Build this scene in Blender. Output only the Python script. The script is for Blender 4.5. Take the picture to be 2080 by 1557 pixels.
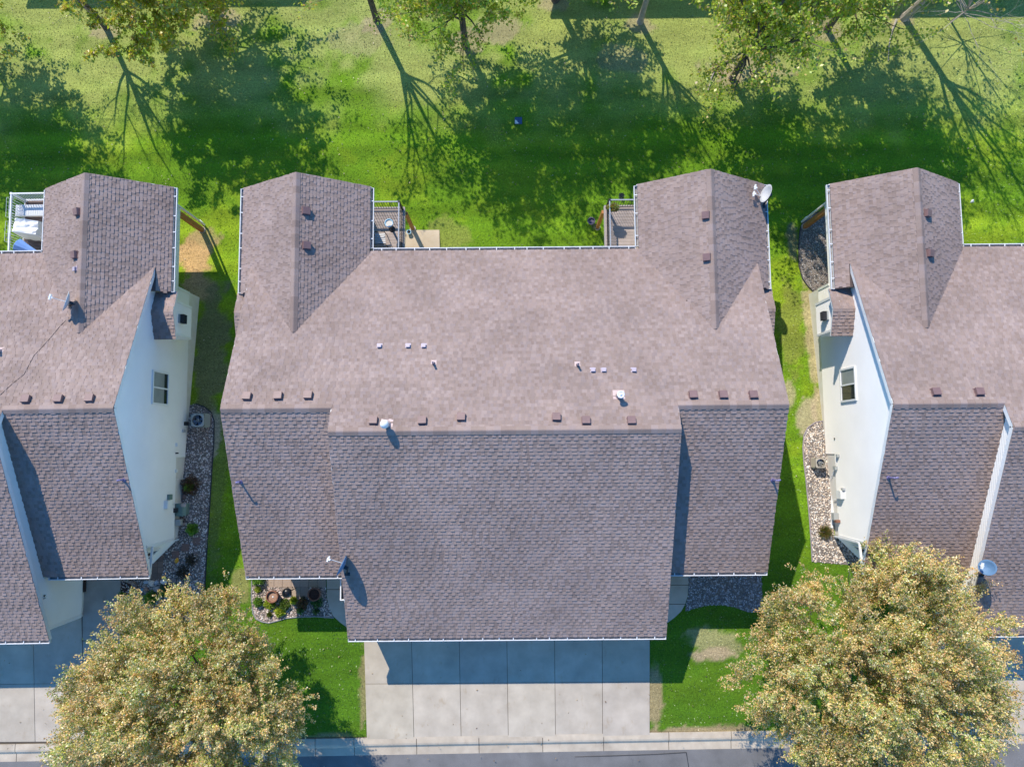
import bpy, bmesh, math, random
import numpy as np
from mathutils import Vector, Matrix

C = bpy.context.scene
COL = C.collection
for o in list(bpy.data.objects):
    bpy.data.objects.remove(o)

# ------------------------------------------------------------------ camera, sky, sun, exposure
F, CX, CY, H = 1442.0, 1040.0, 778.5, 32.0
TILT, ROLL = math.radians(5.23), math.radians(0.45)
CAM = Matrix.Translation((0, 0, H)) @ Matrix.Rotation(TILT, 4, 'X') @ Matrix.Rotation(-ROLL, 4, 'Z')
cam = bpy.data.cameras.new('camera')
cam.sensor_fit = 'HORIZONTAL'
cam.sensor_width = 36.0
cam.lens = 36.0 * F / 2080.0
cam.clip_start, cam.clip_end = 0.5, 3000
camo = bpy.data.objects.new('camera', cam)
COL.objects.link(camo)
camo.matrix_world = CAM
C.camera = camo

SUN = Vector((0.318, -0.664, -0.677)).normalized()      # direction the light travels
w = bpy.data.worlds.new('World')
C.world = w
w.use_nodes = True
nt = w.node_tree
nt.nodes.clear()
sky = nt.nodes.new('ShaderNodeTexSky')
sky.sky_type = 'NISHITA'
sky.sun_disc = False
sky.sun_elevation = math.asin(-SUN.z)
sky.sun_rotation = math.atan2(-SUN.x, -SUN.y)
sky.air_density, sky.dust_density, sky.ozone_density = 1.0, 0.1, 4.0
bg = nt.nodes.new('ShaderNodeBackground')
bg.inputs[1].default_value = 0.15
wo = nt.nodes.new('ShaderNodeOutputWorld')
hs = nt.nodes.new('ShaderNodeHueSaturation')
hs.inputs['Saturation'].default_value = 1.28
nt.links.new(sky.outputs[0], hs.inputs['Color'])
nt.links.new(hs.outputs[0], bg.inputs[0])
nt.links.new(bg.outputs[0], wo.inputs[0])
sl = bpy.data.lights.new('sun', 'SUN')
sl.energy = 3.2
sl.angle = math.radians(0.5)
sl.color = (1.0, 0.905, 0.765)
so = bpy.data.objects.new('sun', sl)
COL.objects.link(so)
so.rotation_euler = SUN.to_track_quat('-Z', 'Y').to_euler()
C.view_settings.view_transform = 'Standard'
C.view_settings.look = 'None'
C.view_settings.gamma = 1.0
C.view_settings.exposure = 0.82
C.view_settings.use_curve_mapping = False

RND = random.Random(11)
NR = np.random.default_rng(5)
CAMI = CAM.inverted()


def zg(y):                       # the ground falls towards the back lawn
    if y >= 10:
        return -2.0
    if y <= -4:
        return 0.0
    t = (y + 4) / 14
    return -2.0 * t


VN = {}


def vnoise(x, y, s, seed):
    n = 96
    if seed not in VN:
        VN[seed] = np.random.default_rng(seed).random((n, n))
    g = VN[seed]
    u, v = (x / s) % n, (y / s) % n
    i, j = np.floor(u).astype(int) % n, np.floor(v).astype(int) % n
    fu, fv = u % 1.0, v % 1.0
    fu, fv = fu * fu * (3 - 2 * fu), fv * fv * (3 - 2 * fv)
    i2, j2 = (i + 1) % n, (j + 1) % n
    return (g[j, i] * (1 - fu) + g[j, i2] * fu) * (1 - fv) + (g[j2, i] * (1 - fu) + g[j2, i2] * fu) * fv


def ray(px, py):
    return (CAM.to_3x3() @ Vector((px - CX, CY - py, -F)))


def W(px, py, z=0.0):            # point of the photo on the level z
    d = ray(px, py)
    s = (z - H) / d.z
    return Vector((d.x * s, d.y * s, z))


def G(px, py, dz=0.0):           # point of the photo on the ground
    z = -1.0
    for _ in range(12):
        p = W(px, py, z)
        z = zg(p.y) + dz
    return W(px, py, z)


def proj(p):
    q = CAMI @ Vector(p)
    return CX - q.x / q.z * F, CY + q.y / q.z * F


# ------------------------------------------------------------------ object helpers
def tag(o, label=None, cat=None, group=None, kind=None):
    if label:
        o['label'] = label
    if cat:
        o['category'] = cat
    if group:
        o['group'] = group
    if kind:
        o['kind'] = kind
    return o


def empty(name, loc=(0, 0, 0), rz=0.0, label=None, cat=None, group=None, kind=None):
    o = bpy.data.objects.new(name, None)
    COL.objects.link(o)
    o.location = loc
    o.rotation_euler = (0, 0, rz)
    o.empty_display_size = 0.2
    return tag(o, label, cat, group, kind)


def link(name, me, m, parent=None, matrix=None):
    o = bpy.data.objects.new(name, me)
    COL.objects.link(o)
    if m is not None and len(me.materials) == 0:
        me.materials.append(m)
    if parent is not None:
        o.parent = parent
    if matrix is not None:
        o.matrix_basis = matrix
    return o


class MB:
    def __init__(s, col=(1, 1, 1)):
        s.v, s.f, s.c, s.col = [], [], [], col

    def add(s, vs, fs):
        n = len(s.v)
        s.v += [tuple(p) for p in vs]
        s.c += [s.col] * len(vs)
        s.f += [tuple(i + n for i in f) for f in fs]

    def face(s, pts):
        s.add(pts, [tuple(range(len(pts)))])

    def box(s, x0, x1, y0, y1, z0, z1, M=None):
        vs = [Vector((x, y, z)) for z in (z0, z1) for y in (y0, y1) for x in (x0, x1)]
        if M is not None:
            vs = [M @ v for v in vs]
        s.add(vs, [(0, 2, 3, 1), (4, 5, 7, 6), (0, 1, 5, 4), (2, 6, 7, 3), (0, 4, 6, 2), (1, 3, 7, 5)])

    def bar(s, a, b, wd, ht, up=(0, 0, 1)):       # box between two points
        a, b = Vector(a), Vector(b)
        d = b - a
        u = d.normalized()
        r = u.cross(Vector(up))
        if r.length < 1e-4:
            r = u.cross(Vector((0, 1, 0)))
        r.normalize()
        n = r.cross(u)
        M = Matrix(((r.x, u.x, n.x, a.x), (r.y, u.y, n.y, a.y), (r.z, u.z, n.z, a.z), (0, 0, 0, 1)))
        s.box(-wd / 2, wd / 2, 0, d.length, -ht / 2, ht / 2, M)

    def tube(s, path, radii, n=6):
        path = [Vector(p) for p in path]
        if not hasattr(radii, '__len__'):
            radii = [radii] * len(path)
        vs, fs = [], []
        ref = Vector((0.31, 0.17, 0.93))
        for i, p in enumerate(path):
            d = (path[min(i + 1, len(path) - 1)] - path[max(i - 1, 0)]).normalized()
            a = d.cross(ref)
            if a.length < 1e-3:
                a = d.cross(Vector((1, 0, 0)))
            a.normalize()
            b = d.cross(a)
            for k in range(n):
                t = 2 * math.pi * k / n
                vs.append(p + (a * math.cos(t) + b * math.sin(t)) * radii[i])
        for i in range(len(path) - 1):
            for k in range(n):
                k2 = (k + 1) % n
                fs.append((i * n + k, (i + 1) * n + k, (i + 1) * n + k2, i * n + k2))
        fs.append(tuple(range(n)))
        fs.append(tuple((len(path) - 1) * n + k for k in reversed(range(n))))
        s.add(vs, fs)

    def lathe(s, prof, c=(0, 0, 0), n=16, M=None):       # prof: (r, z)
        vs, fs = [], []
        for r, z in prof:
            for k in range(n):
                t = 2 * math.pi * k / n
                p = Vector((r * math.cos(t), r * math.sin(t), z))
                vs.append((M @ p if M is not None else p) + Vector(c))
        for i in range(len(prof) - 1):
            for k in range(n):
                k2 = (k + 1) % n
                fs.append((i * n + k, i * n + k2, (i + 1) * n + k2, (i + 1) * n + k))
        s.add(vs, fs)

    def prism(s, poly, z0, z1):          # z0/z1 numbers or functions of (x, y)
        f0 = z0 if callable(z0) else (lambda x, y: z0)
        f1 = z1 if callable(z1) else (lambda x, y: z1)
        n = len(poly)
        ar = sum(poly[i][0] * poly[(i + 1) % n][1] - poly[(i + 1) % n][0] * poly[i][1] for i in range(n))
        if ar < 0:
            poly = poly[::-1]
        vs = [(p[0], p[1], f0(p[0], p[1])) for p in poly] + [(p[0], p[1], f1(p[0], p[1])) for p in poly]
        fs = [tuple(reversed(range(n))), tuple(range(n, 2 * n))]
        fs += [(i, (i + 1) % n, n + (i + 1) % n, n + i) for i in range(n)]
        s.add(vs, fs)

    def mesh(s, name):
        me = bpy.data.meshes.new(name)
        me.from_pydata(s.v, [], s.f)
        a = me.color_attributes.new('col', 'FLOAT_COLOR', 'POINT')
        a.data.foreach_set('color', np.array([(c[0], c[1], c[2], 1.0) for c in s.c], dtype=np.float32).ravel())
        return me

    def build(s, name, m, parent=None, matrix=None, smooth=False):
        me = s.mesh(name)
        if smooth:
            me.polygons.foreach_set('use_smooth', [True] * len(me.polygons))
        return link(name, me, m, parent, matrix)


def np_mesh(name, verts, faces_size, cols):
    """verts (n, k, 3): n faces of k own corners each; cols (n, 3)"""
    n, k = verts.shape[0], faces_size
    me = bpy.data.meshes.new(name)
    me.vertices.add(n * k)
    me.vertices.foreach_set('co', verts.astype(np.float32).ravel())
    me.loops.add(n * k)
    me.loops.foreach_set('vertex_index', np.arange(n * k, dtype=np.int32))
    me.polygons.add(n)
    me.polygons.foreach_set('loop_start', np.arange(0, n * k, k, dtype=np.int32))
    me.polygons.foreach_set('loop_total', np.full(n, k, dtype=np.int32))
    me.update(calc_edges=True)
    a = me.color_attributes.new('col', 'FLOAT_COLOR', 'POINT')
    cc = np.ones((n, k, 4), dtype=np.float32)
    cc[:, :, :3] = cols[:, None, :]
    a.data.foreach_set('color', cc.ravel())
    return me


# ------------------------------------------------------------------ materials
def mat(name, col=(0.5, 0.5, 0.5), rough=0.7, noise=None, col2=None, bump=0.0, bscale=40.0, attr=False, metal=0.0,
        big=None, spec=0.4, stain=None):
    m = bpy.data.materials.new(name)
    m.use_nodes = True
    t = m.node_tree
    N, L = t.nodes, t.links
    b = N['Principled BSDF']
    b.inputs['Roughness'].default_value = rough
    b.inputs['Metallic'].default_value = metal
    b.inputs['Specular IOR Level'].default_value = spec
    geo = N.new('ShaderNodeNewGeometry')
    out = None
    rgb = N.new('ShaderNodeRGB')
    rgb.outputs[0].default_value = (*col, 1)
    out = rgb.outputs[0]
    if noise:
        tx = N.new('ShaderNodeTexNoise')
        tx.inputs['Scale'].default_value = noise
        tx.inputs['Detail'].default_value = 5
        L.new(geo.outputs['Position'], tx.inputs['Vector'])
        r = N.new('ShaderNodeValToRGB')
        r.color_ramp.elements[0].position = 0.3
        r.color_ramp.elements[1].position = 0.7
        r.color_ramp.elements[0].color = (*col, 1)
        r.color_ramp.elements[1].color = (*(col2 or col), 1)
        L.new(tx.outputs['Fac'], r.inputs[0])
        out = r.outputs[0]
    if attr:
        at = N.new('ShaderNodeAttribute')
        at.attribute_name = 'col'
        mx = N.new('ShaderNodeMix')
        mx.data_type = 'RGBA'
        mx.blend_type = 'MULTIPLY'
        mx.inputs[0].default_value = 1.0
        L.new(out, mx.inputs[6])
        L.new(at.outputs['Color'], mx.inputs[7])
        out = mx.outputs[2]
    if big:                       # (scale, low multiplier, high multiplier) broad weathering
        tx = N.new('ShaderNodeTexNoise')
        tx.inputs['Scale'].default_value = big[0]
        tx.inputs['Detail'].default_value = 6
        tx.inputs['Roughness'].default_value = 0.6
        L.new(geo.outputs['Position'], tx.inputs['Vector'])
        mr = N.new('ShaderNodeMapRange')
        mr.inputs[1].default_value, mr.inputs[2].default_value = 0.3, 0.7
        mr.inputs[3].default_value, mr.inputs[4].default_value = big[1], big[2]
        L.new(tx.outputs['Fac'], mr.inputs[0])
        mx = N.new('ShaderNodeMix')
        mx.data_type = 'RGBA'
        mx.blend_type = 'MULTIPLY'
        mx.inputs[0].default_value = 1.0
        L.new(out, mx.inputs[6])
        L.new(mr.outputs[0], mx.inputs[7])
        out = mx.outputs[2]
    if stain:                     # (scale, colour) sparse rust and oil marks
        tx = N.new('ShaderNodeTexNoise')
        tx.inputs['Scale'].default_value = stain[0]
        tx.inputs['Detail'].default_value = 7
        tx.inputs['Roughness'].default_value = 0.7
        mp = N.new('ShaderNodeMapping')
        mp.inputs['Scale'].default_value = (1.6, 0.8, 1)
        L.new(geo.outputs['Position'], mp.inputs['Vector'])
        L.new(mp.outputs[0], tx.inputs['Vector'])
        mr = N.new('ShaderNodeMapRange')
        mr.inputs[1].default_value, mr.inputs[2].default_value = 0.58, 0.74
        mr.inputs[3].default_value, mr.inputs[4].default_value = 0, 0.55
        L.new(tx.outputs['Fac'], mr.inputs[0])
        mx = N.new('ShaderNodeMix')
        mx.data_type = 'RGBA'
        mx.blend_type = 'MULTIPLY'
        L.new(mr.outputs[0], mx.inputs[0])
        L.new(out, mx.inputs[6])
        mx.inputs[7].default_value = (*stain[1], 1)
        out = mx.outputs[2]
    L.new(out, b.inputs['Base Color'])
    if bump:
        tx = N.new('ShaderNodeTexNoise')
        tx.inputs['Scale'].default_value = bscale
        tx.inputs['Detail'].default_value = 4
        L.new(geo.outputs['Position'], tx.inputs['Vector'])
        bp = N.new('ShaderNodeBump')
        bp.inputs['Strength'].default_value = bump
        bp.inputs['Distance'].default_value = 0.02
        L.new(tx.outputs['Fac'], bp.inputs['Height'])
        L.new(bp.outputs[0], b.inputs['Normal'])
    return m


def leaf_mat(name, trans=0.45, big=(1.2, 0.8, 1.15)):
    m = bpy.data.materials.new(name)
    m.use_nodes = True
    t = m.node_tree
    N, L = t.nodes, t.links
    N.remove(N['Principled BSDF'])
    at = N.new('ShaderNodeAttribute')
    at.attribute_name = 'col'
    geo = N.new('ShaderNodeNewGeometry')
    tx = N.new('ShaderNodeTexNoise')
    tx.inputs['Scale'].default_value = big[0]
    L.new(geo.outputs['Position'], tx.inputs['Vector'])
    mr = N.new('ShaderNodeMapRange')
    mr.inputs[1].default_value, mr.inputs[2].default_value = 0.3, 0.7
    mr.inputs[3].default_value, mr.inputs[4].default_value = big[1], big[2]
    L.new(tx.outputs['Fac'], mr.inputs[0])
    mx = N.new('ShaderNodeMix')
    mx.data_type = 'RGBA'
    mx.blend_type = 'MULTIPLY'
    mx.inputs[0].default_value = 1.0
    L.new(at.outputs['Color'], mx.inputs[6])
    L.new(mr.outputs[0], mx.inputs[7])
    d = N.new('ShaderNodeBsdfDiffuse')
    tr = N.new('ShaderNodeBsdfTranslucent')
    gl = N.new('ShaderNodeBsdfGlossy')
    gl.inputs['Roughness'].default_value = 0.45
    gl.inputs['Color'].default_value = (1, 1, 1, 1)
    m1 = N.new('ShaderNodeMixShader')
    m1.inputs[0].default_value = trans
    m2 = N.new('ShaderNodeMixShader')
    m2.inputs[0].default_value = 0.05
    L.new(mx.outputs[2], d.inputs[0])
    L.new(mx.outputs[2], tr.inputs[0])
    L.new(d.outputs[0], m1.inputs[1])
    L.new(tr.outputs[0], m1.inputs[2])
    L.new(m1.outputs[0], m2.inputs[1])
    L.new(gl.outputs[0], m2.inputs[2])
    L.new(m2.outputs[0], N['Material Output'].inputs[0])
    return m


def lawn_mat():
    m = bpy.data.materials.new('lawn')
    m.use_nodes = True
    t = m.node_tree
    N, L = t.nodes, t.links
    b = N['Principled BSDF']
    b.inputs['Roughness'].default_value = 0.9
    b.inputs['Specular IOR Level'].default_value = 0.15
    geo = N.new('ShaderNodeNewGeometry')
    at = N.new('ShaderNodeAttribute')
    at.attribute_name = 'col'

    def noise(sc, det=5, ro=0.6, vec=None):
        tx = N.new('ShaderNodeTexNoise')
        tx.inputs['Scale'].default_value = sc
        tx.inputs['Detail'].default_value = det
        tx.inputs['Roughness'].default_value = ro
        L.new(vec or geo.outputs['Position'], tx.inputs['Vector'])
        return tx.outputs['Fac']

    mp = N.new('ShaderNodeMapping')
    mp.inputs['Scale'].default_value = (0.25, 1.0, 1.0)
    L.new(geo.outputs['Position'], mp.inputs['Vector'])
    out = at.outputs['Color']
    for f, lo, hi in ((noise(10.0, 6, 0.8), 0.52, 1.48), (noise(26.0, 3, 0.6), 0.6, 1.4), (noise(1.3, 4, 0.6, mp.outputs[0]), 0.78, 1.25)):
        mr = N.new('ShaderNodeMapRange')
        mr.inputs[1].default_value, mr.inputs[2].default_value = 0.28, 0.72
        mr.inputs[3].default_value, mr.inputs[4].default_value = lo, hi
        L.new(f, mr.inputs[0])
        mx = N.new('ShaderNodeMix')
        mx.data_type = 'RGBA'
        mx.blend_type = 'MULTIPLY'
        mx.inputs[0].default_value = 1.0
        L.new(out, mx.inputs[6])
        L.new(mr.outputs[0], mx.inputs[7])
        out = mx.outputs[2]
    L.new(out, b.inputs['Base Color'])
    bp = N.new('ShaderNodeBump')
    bp.inputs['Strength'].default_value = 0.35
    bp.inputs['Distance'].default_value = 0.03
    L.new(noise(22.0, 4, 0.7), bp.inputs['Height'])
    L.new(bp.outputs[0], b.inputs['Normal'])
    return m


M_SH = mat('shingle', (0.84, 0.845, 0.79), 0.95, noise=55, col2=(1.10, 1.09, 1.03), attr=True, bump=0.35, bscale=90, big=(0.55, 0.86, 1.12), spec=0.2)
M_DECKR = mat('roof_deck', (0.10, 0.075, 0.07), 0.95, spec=0.1)
M_SIDE = mat('vinyl_siding', (0.85, 0.83, 0.79), 0.5, big=(0.5, 0.94, 1.04))
M_TRIM = mat('white_trim', (0.80, 0.80, 0.79), 0.4, big=(2, 0.92, 1.03))
M_GUT = mat('white_gutter', (0.80, 0.81, 0.82), 0.35, big=(3, 0.85, 1.03))
M_GUTIN = mat('gutter_dirt', (0.20, 0.18, 0.17), 0.9, noise=9, col2=(0.34, 0.32, 0.31))
M_FOUND = mat('painted_foundation', (0.72, 0.71, 0.67), 0.8, noise=3, col2=(0.66, 0.63, 0.56), bump=0.2)
M_GLASS = mat('window_glass', (0.02, 0.025, 0.03), 0.05, spec=0.8)
M_BLIND = mat('window_blind', (0.32, 0.34, 0.33), 0.35, noise=2, col2=(0.24, 0.26, 0.26))
M_VENT = mat('roof_vent', (0.205, 0.125, 0.12), 0.5, big=(4, 0.85, 1.1))
M_GALV = mat('galvanised_metal', (0.62, 0.64, 0.66), 0.35, metal=0.5, big=(6, 0.8, 1.05))
M_PINK = mat('flashing', (0.52, 0.40, 0.38), 0.6)
M_PURP = mat('purple_pvc', (0.19, 0.17, 0.33), 0.5)
M_CONC = mat('concrete', (0.455, 0.398, 0.325), 0.9, noise=1.3, col2=(0.53, 0.47, 0.39), attr=True, bump=0.15, bscale=60, big=(0.9, 0.82, 1.07), spec=0.2, stain=(1.3, (.72, .58, .42)))
M_CURB = mat('curb_concrete', (0.50, 0.42, 0.33), 0.9, noise=2.3, col2=(0.58, 0.50, 0.40), attr=True, bump=0.15, big=(1.2, 0.78, 1.06), spec=0.2, stain=(2.2, (.55, .48, .42)))
M_JOINT = mat('joint_dirt', (0.10, 0.08, 0.06), 0.95)
M_ROAD = mat('asphalt', (0.14, 0.138, 0.14), 0.9, noise=90, col2=(0.24, 0.233, 0.23), bump=0.3, bscale=120, big=(0.7, 0.72, 1.12), spec=0.3, stain=(1.8, (.5, .5, .52)))
M_LAWN = lawn_mat()
M_BLADE = leaf_mat('grass_blade', 0.2, (0.9, 0.75, 1.2))
M_STONE = mat('river_gravel', (0.92, 0.92, 0.92), 0.7, noise=30, col2=(1.1, 1.1, 1.1), attr=True)
M_BED = mat('gravel_bed', (0.12, 0.10, 0.09), 0.95, noise=14, col2=(0.24, 0.21, 0.185), bump=0.5)
M_EDGE = mat('black_edging', (0.03, 0.03, 0.032), 0.6)
M_PAV = mat('paver', (0.9, 0.9, 0.9), 0.85, noise=20, col2=(1.08, 1.08, 1.08), attr=True, bump=0.15)
M_BARK = mat('bark', (0.085, 0.07, 0.06), 0.95, noise=7, col2=(0.16, 0.135, 0.115), bump=0.6, bscale=25)
M_PALE = mat('pale_bark', (0.34, 0.30, 0.25), 0.9, noise=5, col2=(0.48, 0.43, 0.37), bump=0.5, bscale=20)
M_LEAF = leaf_mat('leaf', 0.55)
M_LEAF2 = leaf_mat('budding_leaf', 0.38, (0.9, 0.85, 1.12))
M_CEDAR = mat('cedar_post', (0.36, 0.145, 0.045), 0.7, noise=6, col2=(0.46, 0.20, 0.07))
M_BOARD = mat('deck_board', (0.33, 0.275, 0.25), 0.8, noise=4, col2=(0.41, 0.345, 0.315), attr=True)
M_BRONZE = mat('dark_bronze_rail', (0.025, 0.022, 0.022), 0.4)
M_RAILTOP = mat('grey_rail_cap', (0.34, 0.37, 0.42), 0.4)
M_WHITE = mat('white_vinyl', (0.82, 0.82, 0.84), 0.45)
M_CLOTH = mat('white_cover', (0.82, 0.81, 0.78), 0.75, bump=0.3, bscale=7)
M_BLUE = mat('blue_fabric', (0.20, 0.36, 0.72), 0.85)
M_DISH = mat('dish_grey', (0.56, 0.58, 0.60), 0.45)
M_DISHSHADE = mat('dish_shade_blue', (0.10, 0.20, 0.34), 0.6)  # blue shade on the dishes is put into this colour
M_DARK = mat('dark_metal', (0.03, 0.03, 0.035), 0.45)
M_BLK = mat('black_paint', (0.012, 0.013, 0.018), 0.3)
M_TERRA = mat('terracotta', (0.28, 0.13, 0.08), 0.8, noise=9, col2=(0.20, 0.09, 0.06))
M_SOIL = mat('potting_soil', (0.42, 0.27, 0.19), 0.95, noise=14, col2=(0.33, 0.20, 0.14), bump=0.5)
M_MULCH = mat('mulch', (0.05, 0.025, 0.02), 0.95, noise=18, col2=(0.09, 0.045, 0.035), bump=0.8)
M_ACB = mat('ac_cabinet', (0.36, 0.38, 0.37), 0.5)
M_ACT = mat('ac_tan_cabinet', (0.40, 0.36, 0.30), 0.5)
M_TEAL = mat('green_utility_box', (0.14, 0.22, 0.20), 0.6)
M_ROCK = mat('boulder', (0.9, 0.9, 0.9), 0.85, noise=6, col2=(1.15, 1.15, 1.15), attr=True, bump=0.5)
M_AQUA = mat('pale_blue_glaze', (0.35, 0.62, 0.80), 0.3)
M_CREAM = mat('cream_water', (0.66, 0.62, 0.54), 0.2)
M_FARR = mat('far_house_roof', (0.17, 0.14, 0.13), 0.9, noise=20, col2=(0.22, 0.18, 0.17))
M_BROWN = mat('dark_brown_board', (0.035, 0.02, 0.016), 0.6)
M_YEL = mat('yellow_plastic', (0.75, 0.35, 0.03), 0.5)

# ------------------------------------------------------------------ house geometry (local frame)
RX, MX = 10.48, 6.39                 # rake of the wings, rake of the garage roof
YR, ZR = 0.66, 6.24                  # main ridge
YW, ZW = 1.54, 5.84                  # wing ridge
YB, ZB = 8.30, 2.80                  # rear eave
YF, ZF = -7.56, 2.60                 # garage eave
YS, ZS = -5.02, 2.86                 # wing front eave
XR, ZRR = 8.28, 4.50                 # rear wing ridge
XI, XO, YT = 5.65, 11.02, 11.05      # rear wing inner / outer eave, gable front
YC = 6.55                            # where the outer eave ends
SLB = (ZR - ZB) / (YB - YR)
SLF = (ZR - ZF) / (YR - YF)
SLS = (ZW - ZS) / (YW - YS)
SLR = (ZRR - 2.80) / (XO - XR)
XWALL, XG = 10.28, 6.22              # wing wall, garage wall


def roof_z(x, y):
    ax = abs(x)
    z = -9
    if ax <= MX:
        if YR <= y <= YB:
            z = max(z, ZB + SLB * (YB - y))
        elif YF <= y < YR:
            z = max(z, ZR - SLF * (YR - y))
    if MX - 0.05 <= ax <= RX:
        if YW <= y <= YB:
            z = max(z, ZB + SLB * (YB - y))
        elif YS <= y < YW:
            z = max(z, ZW - SLS * (YW - y))
    if XI <= ax <= XO and 4.0 <= y <= YT and (ax <= RX or y >= YC):
        z = max(z, ZRR - SLR * abs(ax - XR))
    return z


HOUSES = {'C': (-0.28, 0.0, 0.0), 'L': (-25.20, -0.03, math.radians(0.5)), 'R': (24.56, -0.02, 0.0)}
HM = {k: Matrix.Translation((v[0], v[1], 0)) @ Matrix.Rotation(v[2], 4, 'Z') for k, v in HOUSES.items()}
HI = {k: m.inverted() for k, m in HM.items()}


def on_roof(px, py, h):
    d = ray(px, py).normalized()
    o = Vector((0, 0, H))
    t = 22.0
    while t < 50:
        p = HI[h] @ (o + d * t)
        if p.z <= roof_z(p.x, p.y):
            break
        t += 0.01
    e = 0.05
    nx = -(roof_z(p.x + e, p.y) - roof_z(p.x - e, p.y)) / (2 * e)
    ny = -(roof_z(p.x, p.y + e) - roof_z(p.x, p.y - e)) / (2 * e)
    n = Vector((nx, ny, 1)).normalized() if abs(nx) < 2 and abs(ny) < 2 else Vector((0, 0, 1))
    return p, n


def in_local(h, px, py, z):
    return HI[h] @ W(px, py, z)


SH_COLS = [(0.332, 0.252, 0.236), (0.308, 0.234, 0.218), (0.348, 0.270, 0.259), (0.274, 0.204, 0.186), (0.320, 0.248, 0.241), (0.294, 0.222, 0.202)]
EXPO = 0.143


def tabs_on(O, U, V, ulen, vlen, rng, keep):
    O = O - U * .025
    ulen = ulen + .05
    """laminated shingle tabs laid row by row: (corner, width, height, thickness, colour index)"""
    N = U.cross(V)
    out = []
    rows = int(math.ceil(vlen / EXPO))
    for i in range(rows):
        v0 = i * EXPO
        h = min(EXPO, vlen - v0)
        if h < 0.02:
            continue
        u = -rng.random() * 0.25
        hi = rng.random() < 0.5
        while u < ulen:
            wd = rng.choice((0.10, 0.13, 0.16, 0.2))
            a, b = max(u, 0.0), min(u + wd, ulen)
            if b - a > 0.03:
                P = O + U * a + V * v0
                mid = P + U * ((b - a) / 2) + V * (h / 2)
                if keep(mid):
                    ci = rng.choice((0, 1, 4)) if hi else rng.choice((2, 3, 5, 0))
                    out.append((P, U, V, N, b - a, h, 0.023 if hi else 0.007, ci))
            u += wd
            hi = not hi
    return out


UNIT_SH = {}


def unit_shingle(thick, ci):
    k = (thick, ci)
    if k not in UNIT_SH:
        b = MB(SH_COLS[ci])
        t = thick + 0.006
        A, B, Cc, D = (0, 0, t), (1, 0, t), (1, 1, 0.004), (0, 1, 0.004)
        A0, B0 = (0, 0, -0.002), (1, 0, -0.002)
        b.add([A, B, Cc, D, A0, B0, (1, 1, -0.002), (0, 1, -0.002)], [(0, 1, 2, 3), (4, 5, 1, 0), (4, 0, 3, 7), (5, 6, 2, 1)])
        me = b.mesh('shingle')
        me.materials.append(M_SH)
        UNIT_SH[k] = me
    return UNIT_SH[k]


def lay_shingles(tabs, h, roof):
    rng = random.Random(3)
    scored = []
    for i, (P, U, V, N, wd, hh, th, ci) in enumerate(tabs):
        Q = HM[h] @ (P + U * wd / 2 + V * hh / 2)
        x, y = proj(Q)
        if not (-40 < x < 2120 and -40 < y < 1600):
            scored.append((-1, i))
            continue
        vd = Vector((0, 0, H)) - Q
        Nw = HM[h].to_3x3() @ N
        s = wd * hh * max(0, Nw.dot(vd.normalized())) / vd.length_squared
        inside = 20 < x < 2060 and 20 < y < 1537
        scored.append((s if inside else 0, i))
    order = sorted((t for t in scored if t[0] > 0), reverse=True)[:290]
    single = {i for s, i in order}
    vs, cs = [], []
    for s, i in scored:
        if s < 0:
            continue
        P, U, V, N, wd, hh, th, ci = tabs[i]
        if i in single:
            M = Matrix(((U.x * wd, V.x * hh, N.x, P.x), (U.y * wd, V.y * hh, N.y, P.y), (U.z * wd, V.z * hh, N.z, P.z), (0, 0, 0, 1)))
            link('shingle', unit_shingle(th, ci), None, roof, M)
            continue
        t = th + 0.006
        A = P + N * t
        B = A + U * wd
        D = P + V * hh + N * 0.004
        Cc = D + U * wd
        A0, B0 = P - N * 0.002, P + U * wd - N * 0.002
        D0, C0 = D - N * 0.006, Cc - N * 0.006
        vs += [(A, B, Cc, D), (A0, B0, B, A), (A0, A, D, D0), (B0, C0, Cc, B)]
        k = rng.uniform(0.96, 1.04) * (1 + .09 * (vnoise(np.array(P.x + 50.), np.array(P.y * .45 + 50.), 1.1, 4) - .5) + .10 * (vnoise(np.array(P.x + 50.), np.array(P.y + 50.), 2.7, 6) - .5))
        c = SH_COLS[ci]
        cs += [(c[0] * k, c[1] * k, c[2] * k)] * 4
    if vs:
        arr = np.array([[tuple(p) for p in q] for q in vs], dtype=np.float32)
        me = np_mesh('shingle_courses', arr, 4, np.array(cs, dtype=np.float32))
        o = link('shingle_courses', me, M_SH, roof)
        o['kind'] = 'stuff'


CAPS = {}


def cap_mesh(ci, s1, s2, ln):
    k = (ci, round(s1, 3), round(s2, 3), ln)
    if k not in CAPS:
        b = MB(SH_COLS[ci])
        # ridge runs along local x; slopes s1 (+y side) and s2 (-y side)
        wd = 0.155
        t0, t1 = 0.030, 0.016
        p = []
        for x, t in ((0, t0), (ln + 0.02, t1)):
            p += [Vector((x, wd, -s1 * wd + t)), Vector((x, 0.02, t - 0.003)), Vector((x, -0.02, t - 0.003)), Vector((x, -wd, -s2 * wd + t))]
        p += [Vector((0, wd, -s1 * wd)), Vector((0, 0, 0)), Vector((0, -wd, -s2 * wd)), Vector((ln + .02, wd, -s1 * wd)), Vector((ln + .02, -wd, -s2 * wd))]
        b.add(p, [(0, 1, 5, 4), (1, 2, 6, 5), (2, 3, 7, 6), (0, 8, 9, 1), (1, 9, 2), (2, 9, 10, 3), (8, 0, 4, 11), (3, 10, 12, 7)])
        me = b.mesh('ridge_cap')
        me.materials.append(M_SH)
        CAPS[k] = me
    return CAPS[k]


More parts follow.
